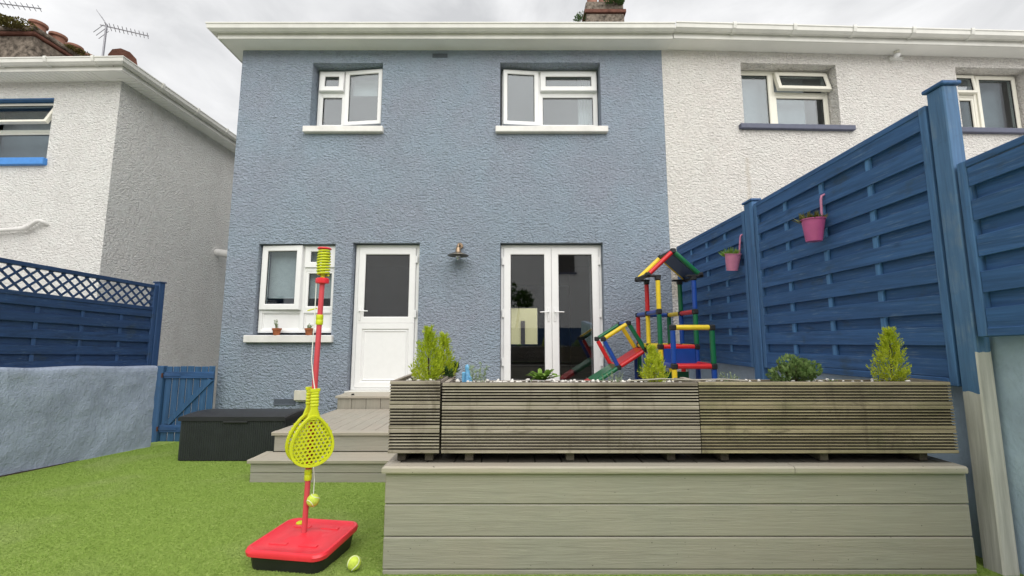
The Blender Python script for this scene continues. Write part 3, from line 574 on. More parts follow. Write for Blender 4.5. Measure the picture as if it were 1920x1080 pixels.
# ------------------------------------------------------------------ plants helpers
def rv(): return Vector((random.gauss(0, 1), random.gauss(0, 1), random.gauss(0, 1))).normalized()
def leaf(b, p, d, L, wd, nrm=None, fold=.15):
    d = d.normalized(); s_ = d.cross(nrm if nrm is not None else rv())
    if s_.length < 1e-4: s_ = d.orthogonal()
    s_.normalize(); u = s_.cross(d)
    b.add([p, p + d * L * .45 + s_ * wd + u * fold * wd, p + d * L, p + d * L * .45 - s_ * wd + u * fold * wd], [(0, 1, 2), (0, 2, 3)])
def conifer(name, label, x, y, z, h, r, m, group, lean=(0, 0), spray=210):
    t = thing(name, label, 'conifer', (x, y, z), group=group); b = B(); tip = Vector((x + lean[0], y + lean[1], z + h * .93)); b.tube((x, y, z - .03), tip, .008, .002, 6); part('stem', b, 'bark', t); b = B()
    for i in range(spray):
        u = random.random() ** 1.25; rr = 1.18 * r * (1 - u) ** .85 * (.55 + .45 * min(1, u * 6 + .35)); a = random.uniform(0, 2 * math.pi); q = random.uniform(.25, 1)
        core = Vector((x, y, z)).lerp(tip, u * .97); od = Vector((math.cos(a), math.sin(a), 0)); p = core + od * rr * q * random.uniform(.75, 1.1); d = (od * random.uniform(.25, .8) + H * random.uniform(.8, 1.3) + rv() * .22).normalized()
        L_ = h * random.uniform(.10, .23) * (1.1 - .45 * u); sd_ = d.cross(rv()).normalized()
        for k in range(8):
            f = k / 7; pp_ = p + d * L_ * f; s2 = 1 if k % 2 else -1
            leaf(b, pp_, d * .9 + sd_ * s2 * .75 + rv() * .25, .021 * (1.15 - .5 * f) * (h / .3) ** .5, .0027)
        leaf(b, p + d * L_ * .85, d, .024, .0032)
    for k in range(10): leaf(b, tip - H * .01 * k + rv() * .003, H + rv() * .35, .024, .003)
    part('foliage', b, m, t); return t
def bush(name, label, cat, x, y, z, rx, rz, m, n, L_, wd, group=None, up=.4, stems=6):
    t = thing(name, label, cat, (x, y, z), group=group); b = B()
    for k in range(stems): d = (rv() * .6 + H).normalized(); b.tube((x, y, z - .01), Vector((x, y, z)) + Vector((d.x * rx, d.y * rx, d.z * rz * .9)), .003, .0015, 5)
    part('stem', b, 'bark', t); b = B(); cl = [(rv(), random.uniform(.5, .95)) for _ in range(9)]
    for i in range(n):
        c, q = random.choice(cl); c = Vector((c.x, c.y, abs(c.z))); e_ = rv() * .38; p = Vector((x + (c.x * q * .72 + e_.x) * rx, y + (c.y * q * .72 + e_.y) * rx, z + max(0, (c.z * q * .72 + e_.z * .8) * rz))); o_ = (p - Vector((x, y, z - .02))).normalized()
        leaf(b, p, o_ + rv() * .7 + H * up, L_ * random.uniform(.6, 1.2), wd * random.uniform(.7, 1.2))
    part('foliage', b, m, t); return t
def sprigs(name, label, cat, x, y, z, h, spread, m, stems, n, L_, wd, group=None):
    t = thing(name, label, cat, (x, y, z), group=group); b = B(); bl = B()
    for k in range(stems):
        p0 = Vector((x + random.uniform(-1, 1) * spread * .5, y + random.uniform(-1, 1) * spread * .3, z - .005)); d = (H + Vector((random.uniform(-.5, .5), random.uniform(-.4, .4), 0)) * min(1, spread / h)).normalized(); hh = h * random.uniform(.6, 1.0); b.tube(p0, p0 + d * hh, .0022, .001, 5)
        for i in range(n): f = random.uniform(.15, 1); leaf(bl, p0 + d * hh * f, d * .7 + rv(), L_ * random.uniform(.7, 1.2), wd)
    part('stem', b, m, t); part('foliage', bl, m, t); return t
# chimney plants
bush('ivy', 'leafy green growth on top of the chimney above the blue house', 'plant', 2.55, 9.42, 9.34, .30, .32, 'darkshrub', 700, .06, .02); bush('chimney_weed', 'dark scrubby weed on the left flank of the blue house chimney', 'plant', 1.70, 9.55, 8.95, .18, .30, 'darkshrub', 260, .06, .012, up=.8)
bush('moss', 'clump of moss over the cap of the far left chimney', 'plant', -12.25, 9.38, 8.64, .60, .20, 'moss', 2600, .05, .02); bush('moss', 'moss tuft between the pots of the far left chimney', 'plant', -11.74, 10.4, 8.72, .36, .07, 'moss', 420, .05, .02)

# ------------------------------------------------------------------ right boundary: retaining wall, fence
FX = 2.44
b = B(); nz_, ny_ = 10, 46
def wallgrid(b, p0, p1, zb0, zb1, zt0, zt1, thick, nx, nz_, amp, fr, lip=.02):
    p0, p1 = Vector(p0), Vector(p1); d = (p1 - p0); nrm = Vector((d.y, -d.x, 0)).normalized(); vs = []; m = nz_ + 5
    for i in range(nx + 1):
        t = i / nx; p = p0 + d * t; zb = zb0 + (zb1 - zb0) * t; zt = zt0 + (zt1 - zt0) * t + amp * .8 * noise.noise(Vector((t * d.length * 2.2, 7, 3)))
        for j in range(m):
            if j <= nz_: o_, z = 0, zb + (zt - lip - zb) * j / nz_
            else: o_, z = {1: (lip * .5, zt - lip * .25), 2: (lip * 1.4, zt), 3: (thick - lip, zt), 4: (thick, zb)}[j - nz_]
            q = Vector((p.x, p.y, z)); dn = amp * (noise.noise(q * fr) + .5 * noise.noise(q * fr * 2.7)) if j <= nz_ + 1 else 0; vs.append(q - nrm * o_ + nrm * dn)
    fs = [(i * m + j, (i + 1) * m + j, (i + 1) * m + j + 1, i * m + j + 1) for i in range(nx) for j in range(m - 1)] + [tuple(range(m)), tuple(range(nx * m, nx * m + m))]; b.add(vs, fs)
wallgrid(b, (FX + .10, 6.07, 0), (FX + .10, -3.0, 0), -.4, .3, .93, 1.75, .22, 90, 8, .004, 3); solo('retaining_wall', b, 'plaster_smooth', 'smooth grey-blue rendered retaining wall below the tall blue fence', 'wall', (FX + .2, 2, 0), 60)

def fence_panel(label, ya, yb, zbot, ztop, rows, wear_m='blue_y', x=FX, front='slat', group='tall blue fence panels on the right'):
    """panel in the y-z plane, garden side at x; ya>yb"""
    t = thing('slatted_fence', label, 'fence', (x + .03, ya, zbot(ya)), group=group); L_ = abs(ya - yb); sl_ = (ztop(yb) - ztop(ya)) / (yb - ya) if yb != ya else 0
    def bar(y0, y1, z0, z1, xa, xb, mat, name, bev=.004, shear=True, tilt=0):
        b = B(); b.box((xa, y0, z0), (xb, y1, z1), bev)
        if tilt: b.v = [(v[0] + (tilt * .4 if v[2] > (z0 + z1) / 2 else 0), v[1], v[2] + tilt * (v[1] - y0) / (y1 - y0)) for v in b.v]
        if shear: b.v = [(v[0], v[1], v[2] + (v[1] - ya) * sl_) for v in b.v]
        return part(name, b, mat, t)
    y0, y1 = sorted((ya, yb)); zb, zt = zbot(ya), ztop(ya)
    bar(y0, y0 + .045, zb, zt, x - .004, x + .055, 'blue_z', 'stile'); bar(y1 - .045, y1, zb, zt, x - .004, x + .05, 'blue_z', 'stile')
    bar(y0 + .0455, y1 - .0455, zt - .04, zt, x - .004, x + .05, wear_m, 'rail'); bar(y0 + .0455, y1 - .0455, zb, zb + .045, x - .004, x + .05, wear_m, 'rail')
    n = rows * 2 - 1; z0, z1 = zb + .046, zt - .041; pitch = (z1 - z0) / n
    for k in range(n):
        fr = (k % 2 == 0); hh = pitch * (1.16 if fr else 1.36) ; zc = z0 + pitch * (k + .5); xo = x + (.002 if fr else .036) + random.uniform(-.0015, .0015); dz = random.uniform(-.003, .003); tl_ = random.uniform(-.004, .004)
        gap = .0 if fr else .006 * (random.random() < .25 and k > n * .5)
        bar(y0 + .046, y1 - .046, max(z0 - .0, zc - hh / 2) + dz, min(z1 - .0, zc + hh / 2) + dz - gap, xo, xo + .010, wear_m, 'slat', .002, tilt=tl_)
    for k in range(3):
        yc = y0 + (y1 - y0) * (k + 1) / 4; bar(yc - .018, yc + .018, z0, z1, x + .0125, x + .0345, 'blue_batten', 'batten', .002)
    return t
fence_panel('tall blue slatted fence panel nearest the house, with the pale pink bucket', 6.06, 4.262, lambda y: .872, lambda y: 2.50 + .0 * (y - 4.27), 9)
fence_panel('widest-looking blue slatted fence panel between two posts with the deep pink bucket', 4.082, 2.318, lambda y: .884 - (y - 4.09) * .035, lambda y: 2.513 - (y - 4.09) * .017, 9)
fence_panel('blue slatted fence panel at the right edge, mounted higher beyond the capped post', 2.192, .40, lambda y: 1.184 - (y - 2.19) * .05, lambda y: 2.126 - (y - 2.19) * .05, 5)
def post(label, xa, xb, ya, yb, z0, z1, m, cap=None):
    t = thing('fence_post', label, 'post', ((xa + xb) / 2, (ya + yb) / 2, z0), group='posts of the tall blue fence'); b = B(); b.box((xa, ya, z0), (xb, yb, z1), .006); part('shaft', b, m, t)
    if cap: b = B(); b.box((xa - .014, ya - .014, z1 + .001), (xb + .014, yb + .014, z1 + .024), .005); part('post_cap', b, cap, t)
post('tall blue fence post with a flat cap and bare grey foot', FX - .006, FX + .078, 2.206, 2.302, -.05, 2.60, 'post_bare', 'blue_y')
post('blue fence post between the two bucket-hung panels', FX - .006, FX + .075, 4.10, 4.245, .72, 2.555, 'blue_z', 'blue_y')

# hanging buckets
def bucket(label, x, y, zr, rt, hgt, m, hook_z, tilt, leafm, grp):
    t = thing('hanging_bucket', label, 'plant pot', (x, y, zr - hgt), group=grp); c = Vector((x, y, zr - hgt)); rot = (c, 'X', R(tilt)); rb = rt * .70
    b = B(); b.lathe([(0, 0), (rb, 0), (rt, hgt), (rt + .006, hgt + .003), (rt + .006, hgt + .010), (rt - .003, hgt + .010), (rt - .004, hgt - .03), (0, hgt - .03)], tuple(c), 24).rot(*rot); part('bucket', b, m, t, 40)
    b = B(); top = Vector((x + rt - .01, y, zr)); b.path([top - H * .06, top + H * (hook_z - zr - .04), top + Vector((.006, 0, hook_z - zr - .012)), top + Vector((.03, 0, hook_z - zr)), top + Vector((.058, 0, hook_z - zr - .01)), top + Vector((.066, 0, hook_z - zr - .05))], .009, 8).rot(*rot); part('hook', b, 'palepink', t, 50)
    b = B(); 
    for i in range(150): a = random.uniform(0, 6.28); q = random.random() ** .5 * rt * .8; p = Vector((x + math.cos(a) * q - .01, y + math.sin(a) * q, zr - .02)); leaf(b, p, H * 1.0 + rv() * .65 + Vector((math.cos(a), math.sin(a), 0)) * .3, random.uniform(.045, .11), .0055)
    part('plant', b, leafm, t)
bucket('deep pink metal bucket hooked on the blue fence, highest of the two', FX - .092, 3.17, 2.085, .078, .165, 'pink', 2.29, 3, 'moss', 'pink buckets hooked on the fence')
bucket('pale pink metal bucket hooked on the blue fence, nearer the house', FX - .085, 4.40, 2.055, .078, .17, 'palepink', 2.27, 12, 'weed', 'pink buckets hooked on the fence')

# ------------------------------------------------------------------ left boundary: low wall, trellis fence, gate
WA = Vector((-4.832, 4.104, 0)); WD = Vector((.174, 1.437, 0)).normalized(); WN = Vector((WD.y, -WD.x, 0))
w1_ = WA + WD * 1.455; w0_ = WA - WD * 3.2
b = B(); wallgrid(b, tuple(w0_), tuple(w1_), gz(.9) - .1, gz(5.68) - .1, 1.075, .800, .24, 110, 22, .017, 3.4, .03)
wl_ = solo('garden_wall', b, 'plaster', 'low lumpy grey-blue rendered garden wall along the left of the lawn', 'wall', (-4.8, 4.6, gz(4.6)), 60)
# trellis-topped panel stands behind the wall top
FA = WA - WN * .18
def fpt(s_, z, o_=0): p = FA + WD * s_ + WN * o_; return (p.x, p.y, z)
tl = thing('trellis_fence', 'dark blue slatted fence panel with lattice trellis top above the left wall', 'fence', fpt(-.1, .85))
fa0, fa1 = -.185, 1.50   # along wall
def ftop(s_): return 1.985 - .050 * (s_ - fa0)
def obar(s0, s1, z0, z1, o0, o1, m, name, parent, slope=True, bev=.004):
    b = B(); b.box((s0, o0, z0), (s1, o1, z1), bev); vs = []
    for (s_, o_, z) in b.v: zz = z + (-.050 * (s_ - fa0) if slope else 0); vs.append(fpt(s_, zz, o_))
    b.v = vs; return part(name, b, m, parent)
ZT, ZB = 1.955, .83
obar(fa0 + .05, fa1 - .05, ZT - .045, ZT, -.03, .03, 'blue_dark', 'rail', tl); obar(fa0 + .05, fa1 - .05, ZT - .345, ZT - .30, -.03, .03, 'blue_dark', 'rail', tl); obar(fa0 + .05, fa1 - .05, ZB - .03, ZB + .03, -.03, .03, 'blue_dark', 'rail', tl)
obar(fa0 + .0, fa0 + .049, ZB - .03, ZT, -.03, .03, 'blue_darkz', 'stile', tl); obar(fa1 - .049, fa1, ZB - .03, ZT, -.03, .03, 'blue_darkz', 'stile', tl)
zt, zb = ZT - .346, ZB + .031; n = 9; pitch = (zt - zb) / n
for k in range(n):
    fr = k % 2 == 0; zc = zb + pitch * (k + .5); hh = pitch * (1.12 if fr else 1); o0 = .012 if fr else -.012
    obar(fa0 + .05, fa1 - .05, max(zb, zc - hh / 2), min(zt, zc + hh / 2), o0, o0 + .010, 'blue_dark', 'slat', tl, bev=.002)
for k in range(3): sx_ = fa0 + (fa1 - fa0) * (k + 1) / 4; obar(sx_ - .018, sx_ + .018, zb, zt, -.001, .0115, 'blue_darkz', 'batten', tl, bev=.002)
# lattice laths
z0, z1 = ZT - .30, ZT - .045; hgt = z1 - z0; sp = .115
for dirn, oo in ((1, .006), (-1, -.004)):
    s_ = fa0 + .05 - hgt
    while s_ < fa1 - .05:
        a0, a1 = s_, s_ + hgt; t0 = max(0, (fa0 + .05 - a0) / hgt); t1 = min(1, (fa1 - .05 - a0) / hgt)
        if t1 - t0 > .08:
            pa = [a0 + hgt * t0, z0 + hgt * (t0 if dirn > 0 else 1 - t0)]; pb = [a0 + hgt * t1, z0 + hgt * (t1 if dirn > 0 else 1 - t1)]
            d = Vector((pb[0] - pa[0], pb[1] - pa[1])).normalized(); nn = Vector((-d.y, d.x)) * .0105; b = B(); vs = []
            for o_ in (oo, oo + .009):
                for q, sg in ((pa, 1), (pb, 1), (pb, -1), (pa, -1)): vs.append(fpt(q[0] + nn.x * sg, q[1] + nn.y * sg - .05 * (q[0] - fa0), o_))
            b.add(vs, [(0, 1, 2, 3), (7, 6, 5, 4), (0, 4, 5, 1), (1, 5, 6, 2), (2, 6, 7, 3), (3, 7, 4, 0)]); part('lath', b, 'blue_dark', tl)
        s_ += sp
def lpost(label, s0, s1, zt):
    p = fpt((s0 + s1) / 2, .7); t = thing('fence_post', label, 'post', p, group='posts of the trellis fence'); b = B(); b.box((s0, -.045, .6), (s1, .045, zt), .006); b.v = [fpt(v[0], v[2], v[1]) for v in b.v]; part('shaft', b, 'blue_darkz', t)
    b = B(); b.box((s0 - .01, -.055, zt + .001), (s1 + .01, .055, zt + .02), .004); b.v = [fpt(v[0], v[2], v[1]) for v in b.v]; part('post_cap', b, 'blue_dark', t)
lpost('dark blue trellis fence post at the left edge of the picture', fa0 - .09, fa0 - .001, 1.985); lpost('dark blue trellis fence post nearest the gate', fa1 + .001, fa1 + .085, 1.905)
# further stretch of the same boundary, out of frame, keeps the line going
# gate
GY = 5.93; gt = thing('garden_gate', 'blue boarded garden gate between the low wall and the blue house', 'gate', (-4.55, GY, -.28)); gx0, gx1 = -4.86, -4.165; nb = 7; wv_ = (gx1 - gx0) / nb
b = B(); b.box((gx0 - .155, GY - .03, -.30), (gx0 - .006, GY + .045, .77), .005); part('hanging_post', b, 'gatewood', gt)
for k in range(nb): b = B(); b.box((gx0 + wv_ * k + .006, GY, -.255), (gx0 + wv_ * (k + 1) - .006, GY + .018, .765 + random.uniform(-.004, .004)), .004); part('board', b, 'gatewood', gt)
for za, zb in ((.60, .69), (-.13, -.03)): b = B(); b.box((gx0 + .002, GY - .022, za), (gx1 - .002, GY - .001, zb), .004); part('ledger', b, 'blue_x', gt)
a_, c_ = Vector((gx0 + .10, 0, -.028)), Vector((gx1 - .04, 0, .598)); d = (c_ - a_).normalized(); nn = Vector((-d.z, 0, d.x)) * .042; b = B(); vs = []
for yy in (GY - .021, GY - .001):
    for q, sg in ((a_, 1), (c_, 1), (c_, -1), (a_, -1)): z = q + nn * sg; vs.append((z.x, yy, max(-.0285, min(.5985, z.z))))
b.add(vs, [(0, 1, 2, 3), (7, 6, 5, 4), (0, 4, 5, 1), (1, 5, 6, 2), (2, 6, 7, 3), (3, 7, 4, 0)]); part('brace', b, 'gatewood', gt)
for z in (.645, -.08):
    b = B(); b.box((gx0 + .0, GY - .030, z - .016), (gx0 + .24, GY - .0225, z + .016), .002); part('strap_hinge', b, 'blue_x', gt); b = B(); b.tube((gx0 - .012, GY - .036, z - .03), (gx0 - .012, GY - .036, z + .03), .011); part('hinge_pin', b, 'rust', gt)

# ------------------------------------------------------------------ storage box
bx0, bx1, by0, by1 = -3.665, -2.49, 4.70, 5.22; bz = gz(4.72)
sb = thing('storage_box', 'black ribbed plastic garden storage box beside the deck steps', 'storage box', ((bx0 + bx1) / 2, 4.95, bz)); b = B(); n = 46; rib = []
W_ = bx1 - bx0
def boxpt(x, y, z): return (x, y, z)
vs = []; prof = []
for i in range(n):
    x = bx0 + .03 + (W_ - .06) * i / n; st = (W_ - .06) / n; prof += [(x, .004), (x + st * .18, 0), (x + st * .78, 0), (x + st * .92, .004)]
prof += [(bx1 - .03, .004), (bx1 - .01, .02), (bx1 - .01, by1 - by0), (bx0 + .01, by1 - by0), (bx0 + .01, .02), (bx0 + .03, .004)]
b.extr(prof, lambda a, c, d: (a, by0 + .012 + c, d), bz + .012, bz + .43); part('body', b, 'box_plastic', sb)
b = B(); b.box((bx0 + .03, by0 + .03, bz - .01), (bx1 - .03, by1 - .03, bz + .011), .003); part('foot', b, 'black_plastic', sb)
b = B(); lz = bz + .43; vs = []; nl = 8; 
for j in range(nl + 1):
    f = j / nl; yy = by0 + (by1 - by0) * f; zz = lz + .046 + .016 * math.sin(math.pi * min(1, f * 1.02)); vs += [(bx0, yy, lz), (bx0, yy, zz - .012), (bx0 + .014, yy, zz), (bx1 - .014, yy, zz), (bx1, yy, zz - .012), (bx1, yy, lz)]
fs = [(j * 6 + k, j * 6 + (k + 1) % 6, (j + 1) * 6 + (k + 1) % 6, (j + 1) * 6 + k) for j in range(nl) for k in range(6)] + [tuple(range(6)), tuple(range(nl * 6, nl * 6 + 6))]; b.add(vs, fs); part('lid', b, 'box_lid', sb, 25)
b = B(); b.box((-3.17, by0 - .006, lz - .022), (-2.90, by0 + .02, lz - .002), .004); part('lid_handle', b, 'black_plastic', sb); b = B(); b.tube((-3.035, by0 - .004, lz + .028), (-3.035, by0 + .01, lz + .028), .010); part('lock', b, 'black_plastic', sb)
b = B(); b.box((bx1 - .014, by0 + .15, bz + .33), (bx1 - .004, by0 + .36, bz + .37), .004); part('side_handle', b, 'black_plastic', sb)

# ------------------------------------------------------------------ deck and steps
st = thing('deck_steps', 'pale grey composite decking steps up to the back door', 'steps', (-1.5, 4.9, gz(4.2)))
def stp(name, m, x0, x1, y0, y1, z0, z1, bev=.005): b = B(); b.box((x0, y0, z0), (x1, y1, z1), bev); return part(name, b, m, st)
SX1 = -.655
z1 = .088; y1 = 3.886; xl1 = -2.345
stp('riser_board', 'fascia', xl1, SX1, y1, y1 + .02, -.028, z1 - .032); stp('riser_board', 'fascia', xl1, SX1, y1 + .001, y1 + .021, -.22, -.033)
stp('side_board', 'fascia', xl1, xl1 + .02, y1 + .022, 4.16, -.028, z1 - .032); stp('side_board', 'fascia', xl1 + .001, xl1 + .02, y1 + .022, 4.16, -.26, -.033)
def nosing(x0, x1, y, z, yb, m='tread'):
    b = B(); b.extr([(0, -.030), (-.004, -.004), (-.004, -.004), (.006, 0), (.075, 0), (.075, -.030)], lambda a, c, d: (d, y + a, z + c), x0, x1); return b
part('nosing_board', nosing(xl1 - .02, SX1, y1 - .02, z1, 0), 'tread', st)
stp('nosing_board', 'tread', xl1 - .02, xl1 + .05, y1 + .056, 4.158, z1 - .030, z1); stp('tread_board', 'tread', xl1 + .052, SX1, y1 + .058, 4.135, z1 - .031, z1 - .001)
z2 = .272; y2 = 4.14; xl2 = -2.285
stp('riser_board', 'fascia', xl2, SX1, y2, y2 + .02, z1 + .001, z2 - .031); stp('side_board', 'fascia', xl2, xl2 + .02, y2 + .022, 6.09, z1 - .2, z2 - .065)
part('nosing_board', nosing(xl2 - .02, SX1, y2 - .02, z2, 0), 'tread', st)
# tread of broad landing, boards run front to back
x = xl2 - .018; k = 0
while x < SX1 - .01:
    wd = .138; xe = min(x + wd, SX1); b = B(); b.box((x, y2 + .058, z2 - .031), (xe - .005, 5.64, z2 - .001), .004); b.v = [(v[0], v[1], v[2] - (v[1] - 4.2) * .028) for v in b.v]; part('tread_board', b, 'tread_y', st); x = xe; k += 1
z3 = .398; y3 = 5.66; xl3 = -2.32
x = xl3
while x < .1:
    b = B(); b.box((x, y3, z2 - .06), (x + .188, y3 + .02, z3 - .031), .004); part('riser_board', b, 'riser_z', st); x += .192
part('nosing_board', nosing(xl3 - .02, .1, y3 - .02, z3, 0), 'tread', st); stp('tread_board', 'tread', xl3 - .02, .1, y3 + .057, y3 + .20, z3 - .03, z3 - .001); stp('tread_board', 'tread', xl3 - .02, .1, y3 + .204, 6.06, z3 - .03, z3 - .001)
b = B(); b.lathe([(0, .02), (.018, .02), (.02, 0)], (-2.14, 5.72, z3), 12); solo('rubber_foot', b, 'rubber', 'tiny black cap lying on the top step by the door', 'cap', (-2.14, 5.72, z3))

dk = thing('raised_deck', 'grey composite raised deck faced with four long boards', 'deck', (.85, 2.6, -.05)); DF = 2.225; DX0, DX1 = -.648, 2.325; DZ = .530
def dkp(name, m, a, c, bev=.005, parent=None): b = B(); b.box(a, c, bev); return part(name, b, m, dk)
for (za, zb, o_) in ((.342, .496, .0), (.186, .3375, .0015), (.032, .1815, -.001), (-.13, .0275, .001)): dkp('fascia_board', 'fascia', (DX0, DF + o_, za), (DX1, DF + o_ + .022, zb), .004); dkp('fascia_board', 'fascia', (DX0 + o_ * .5, DF + .024, za - .03 if za < 0 else za), (DX0 + .022, 3.0, zb), .004)
for xa, xb in ((DX0 - .012, 1.433), (1.436, 2.312)):
    b = B(); b.extr([(0, -.034), (-.003, -.026), (-.003, -.008), (.006, 0), (.070, 0), (.070, -.034)], lambda a, c, d: (d, DF - .022 + a, DZ + c), xa, xb)
    if xa < 0: b.v = [(v[0] + max(0, (v[1] - (DF - .022))) if abs(v[0] - xa) < 1e-4 else v[0], v[1], v[2]) for v in b.v]
    part('nosing_board', b, 'tread', dk)
b = B(); b.extr([(0, -.034), (-.003, -.026), (-.003, -.008), (.006, 0), (.070, 0), (.070, -.034)], lambda a, c, d: (DX0 - .012 + a, d, DZ + c), DF - .022, 3.02); b.v = [(v[0], v[1] + max(0, v[0] - (DX0 - .012)) if v[1] < DF else v[1], v[2]) for v in b.v]; part('nosing_board', b, 'tread_y', dk)
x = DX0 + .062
while x < DX1 - .02: xe = min(x + .142, DX1); dkp('deck_board', 'shade_dark_y', (x, DF + .052, DZ - .03), (xe - .005, 3.02, DZ - .002), .003); x = xe  # shade under the planters is painted in as a darker board colour
dkp('backing', 'black_plastic', (DX0 + .03, DF + .026, -.12), (DX1 - .01, DF + .03, .49)); dkp('side_panel', 'fascia', (DX0 + .03, 3.0, -.1), (DX1, 3.02, DZ - .031))  # backing is an added black sheet that darkens the open fascia joints
# lower deck in front of the french doors
x = SX1 + .003
while x < 2.5: xe = min(x + .142, 2.53); dkp('deck_board', 'tread_y', (x, 3.03, .22), (xe - .005, 5.64 if x < .1 else 6.06, .25), .003); x = xe

# ------------------------------------------------------------------ planters
def groove_prof(z0, z1, first, last):
    """front profile (depth, z): five narrow ridges between two flats"""
    h = z1 - z0; flat = h * .20; p = [(.028, z0), (.003, z0), (0, z0 + .003)]; n = 5; zz = z0 + flat * .9; step = (h - 2 * flat * .9) / (n + .0); g = .0085
    for k in range(n + 1):
        zc = zz + step * k; p += [(0, zc - g / 2), (.018, zc - g / 2 + .001), (.018, zc + g / 2 - .001), (0, zc + g / 2)]
    return p + [(0, z1 - .003), (.003, z1), (.028, z1)]
def darken_faces(o, test):  # groove faces that pass the test get the dark wood material
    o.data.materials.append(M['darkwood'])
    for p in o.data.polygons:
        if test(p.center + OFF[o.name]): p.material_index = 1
def planter(label, x0, x1, y0, y1, zb, zt, back_zt, m, my, side_l=False, side_r=False):
    t = thing('planter', label, 'planter', ((x0 + x1) / 2, (y0 + y1) / 2, zb - .035), group='weathered grooved wooden planters on the deck'); h = (zt - zb) / 3
    for k in range(3):
        z0, z1 = zb + h * k + .0012, zb + h * (k + 1) - .0012; pr = groove_prof(z0, z1, k == 0, k == 2); j = [random.uniform(-.002, .002) for _ in range(4)]
        b = B(); b.extr(pr, lambda a, c, d: (d, y0 + a + j[0], c), x0, x1); darken_faces(part('front_board', b, m, t), lambda c: y0 + j[0] + .006 < c.y < y0 + j[0] + .0185)
        b = B(); b.extr(pr, lambda a, c, d: (d, y1 - a, c if c < back_zt else back_zt), x0 + .03, x1 - .03); part('back_board', b, m, t)
        b = B(); b.extr(pr, lambda a, c, d: (x0 + a + .001, d, c), y0 + .0285, y1); part('side_board', b, my, t)
        b = B(); b.extr(pr, lambda a, c, d: (x1 - a - .001, d, c), y0 + .0285, y1); darken_faces(part('side_board', b, my, t), lambda c: x1 - .020 < c.x < x1 - .007)
    b = B(); b.box((x0 + .03, y0 + .03, zb + .01), (x1 - .03, y1 - .03, zt - .018)); part('soil', b, 'soil', t)
    b = B(); b.box((x0 + .02, y1 - .018, zb - .049), (x1 - .02, y1 - .002, zb - .001), .002); part('gap_light_block', b, 'darkwood', t)  # added unseen board, stops light coming through the gap under the planter
    nf = 3 if x1 - x0 > .6 else 2
    for k in range(nf): xx = x0 + .14 + (x1 - x0 - .28) * k / (nf - 1) if nf > 2 or x1 - x0 > .6 else x0 + .06 + (x1 - x0 - .12) * k; b = B(); b.box((xx - .022, y0 + .045, zb - .049), (xx + .022, y1 - .02, zb - .001), .003); part('foot', b, 'darkwood', t)
    return t
PZ0, PZ1 = .582, .949
planter('small end planter of grooved boards at the left of the deck', -.646, -.380, 2.246, 2.90, PZ0, PZ1 + .005, 9, 'planter', 'planter_y')
planter('middle long planter of grey-brown grooved boards', -.368, .984, 2.246, 2.50, PZ0, PZ1 - .004, PZ1 - .02, 'planter', 'planter_y')
planter('right long planter of grooved boards stained green with algae', .988, 2.322, 2.246, 2.50, PZ0, PZ1, PZ1 - .015, 'planter_green', 'planter_y')
# pebbles: one clump per planter
def pebbles(label, x0, x1, y0, y1, z, n):
    b = B(); 
    for i in range(n):
        r = random.uniform(.006, .014); bm = _ico; c = Vector((random.uniform(x0, x1), random.uniform(y0, y1), z + r * random.uniform(-.2, .9))); s_ = Vector((r * random.uniform(.8, 1.4), r * random.uniform(.8, 1.3), r * random.uniform(.6, .9))); q = Quaternion(rv(), random.uniform(0, 6.28))
        b.add([c + q @ Vector((v.x * s_.x, v.y * s_.y, v.z * s_.z)) for v in bm[0]], bm[1])
    me = mesh_of('pebbles', b, (0, 0, 0), 60); me.materials.append(M['pebble']); o = bpy.data.objects.new('pebbles', me); COL.objects.link(o); o['kind'] = 'stuff'; o['label'] = label; o['category'] = 'pebbles'
_bm = bmesh.new(); bmesh.ops.create_icosphere(_bm, subdivisions=1, radius=1); _ico = ([v.co.copy() for v in _bm.verts], [tuple(v.index for v in f.verts) for f in _bm.faces]); _bm.free()
pebbles('white pebbles over the soil of the small end planter', -.61, -.415, 2.28, 2.86, PZ1 - .012, 110); pebbles('white pebbles over the soil of the middle planter', -.33, .95, 2.278, 2.46, PZ1 - .024, 150); pebbles('white pebbles over the soil of the right planter', 1.02, 2.29, 2.278, 2.46, PZ1 - .017, 60)
# planting
G1 = 'young golden conifers in the planters'
conifer('conifer', 'tallest golden conifer, at the front of the left end planter', -.470, 2.375, .925, .32, .082, 'conifer', G1, (.0, 0), 400)
conifer('conifer', 'slimmer golden conifer behind the tallest one in the left end planter', -.425, 2.66, .93, .275, .072, 'conifer', G1, (-.01, 0), 300)
conifer('conifer', 'small yellow conifer in the middle planter before the climbing frame', .792, 2.36, .93, .205, .070, 'conifer2', G1, (-.006, 0), 300)
conifer('conifer', 'yellow conifer at the right end of the right planter against the fence', 2.135, 2.38, .925, .305, .078, 'conifer2', G1, (.01, 0), 340)
bush('leafy_shrub', 'dense round green shrub in the right planter before the fence', 'shrub', 1.585, 2.37, .935, .145, .140, 'shrub', 1100, .026, .0085)
bush('leafy_shrub', 'dark small-leaved plant behind the golden conifers in the left planter', 'shrub', -.425, 2.55, .945, .07, .075, 'darkshrub', 220, .022, .008); bush('leafy_shrub', 'low dark green tuft at the back corner of the left planter', 'shrub', -.40, 2.84, .95, .06, .06, 'darkshrub', 160, .03, .010)
sprigs('rosemary', 'grey-green upright rosemary sprigs beside the blue ornament', 'herb', -.185, 2.35, .935, .115, .07, 'herb', 7, 26, .020, .0028)
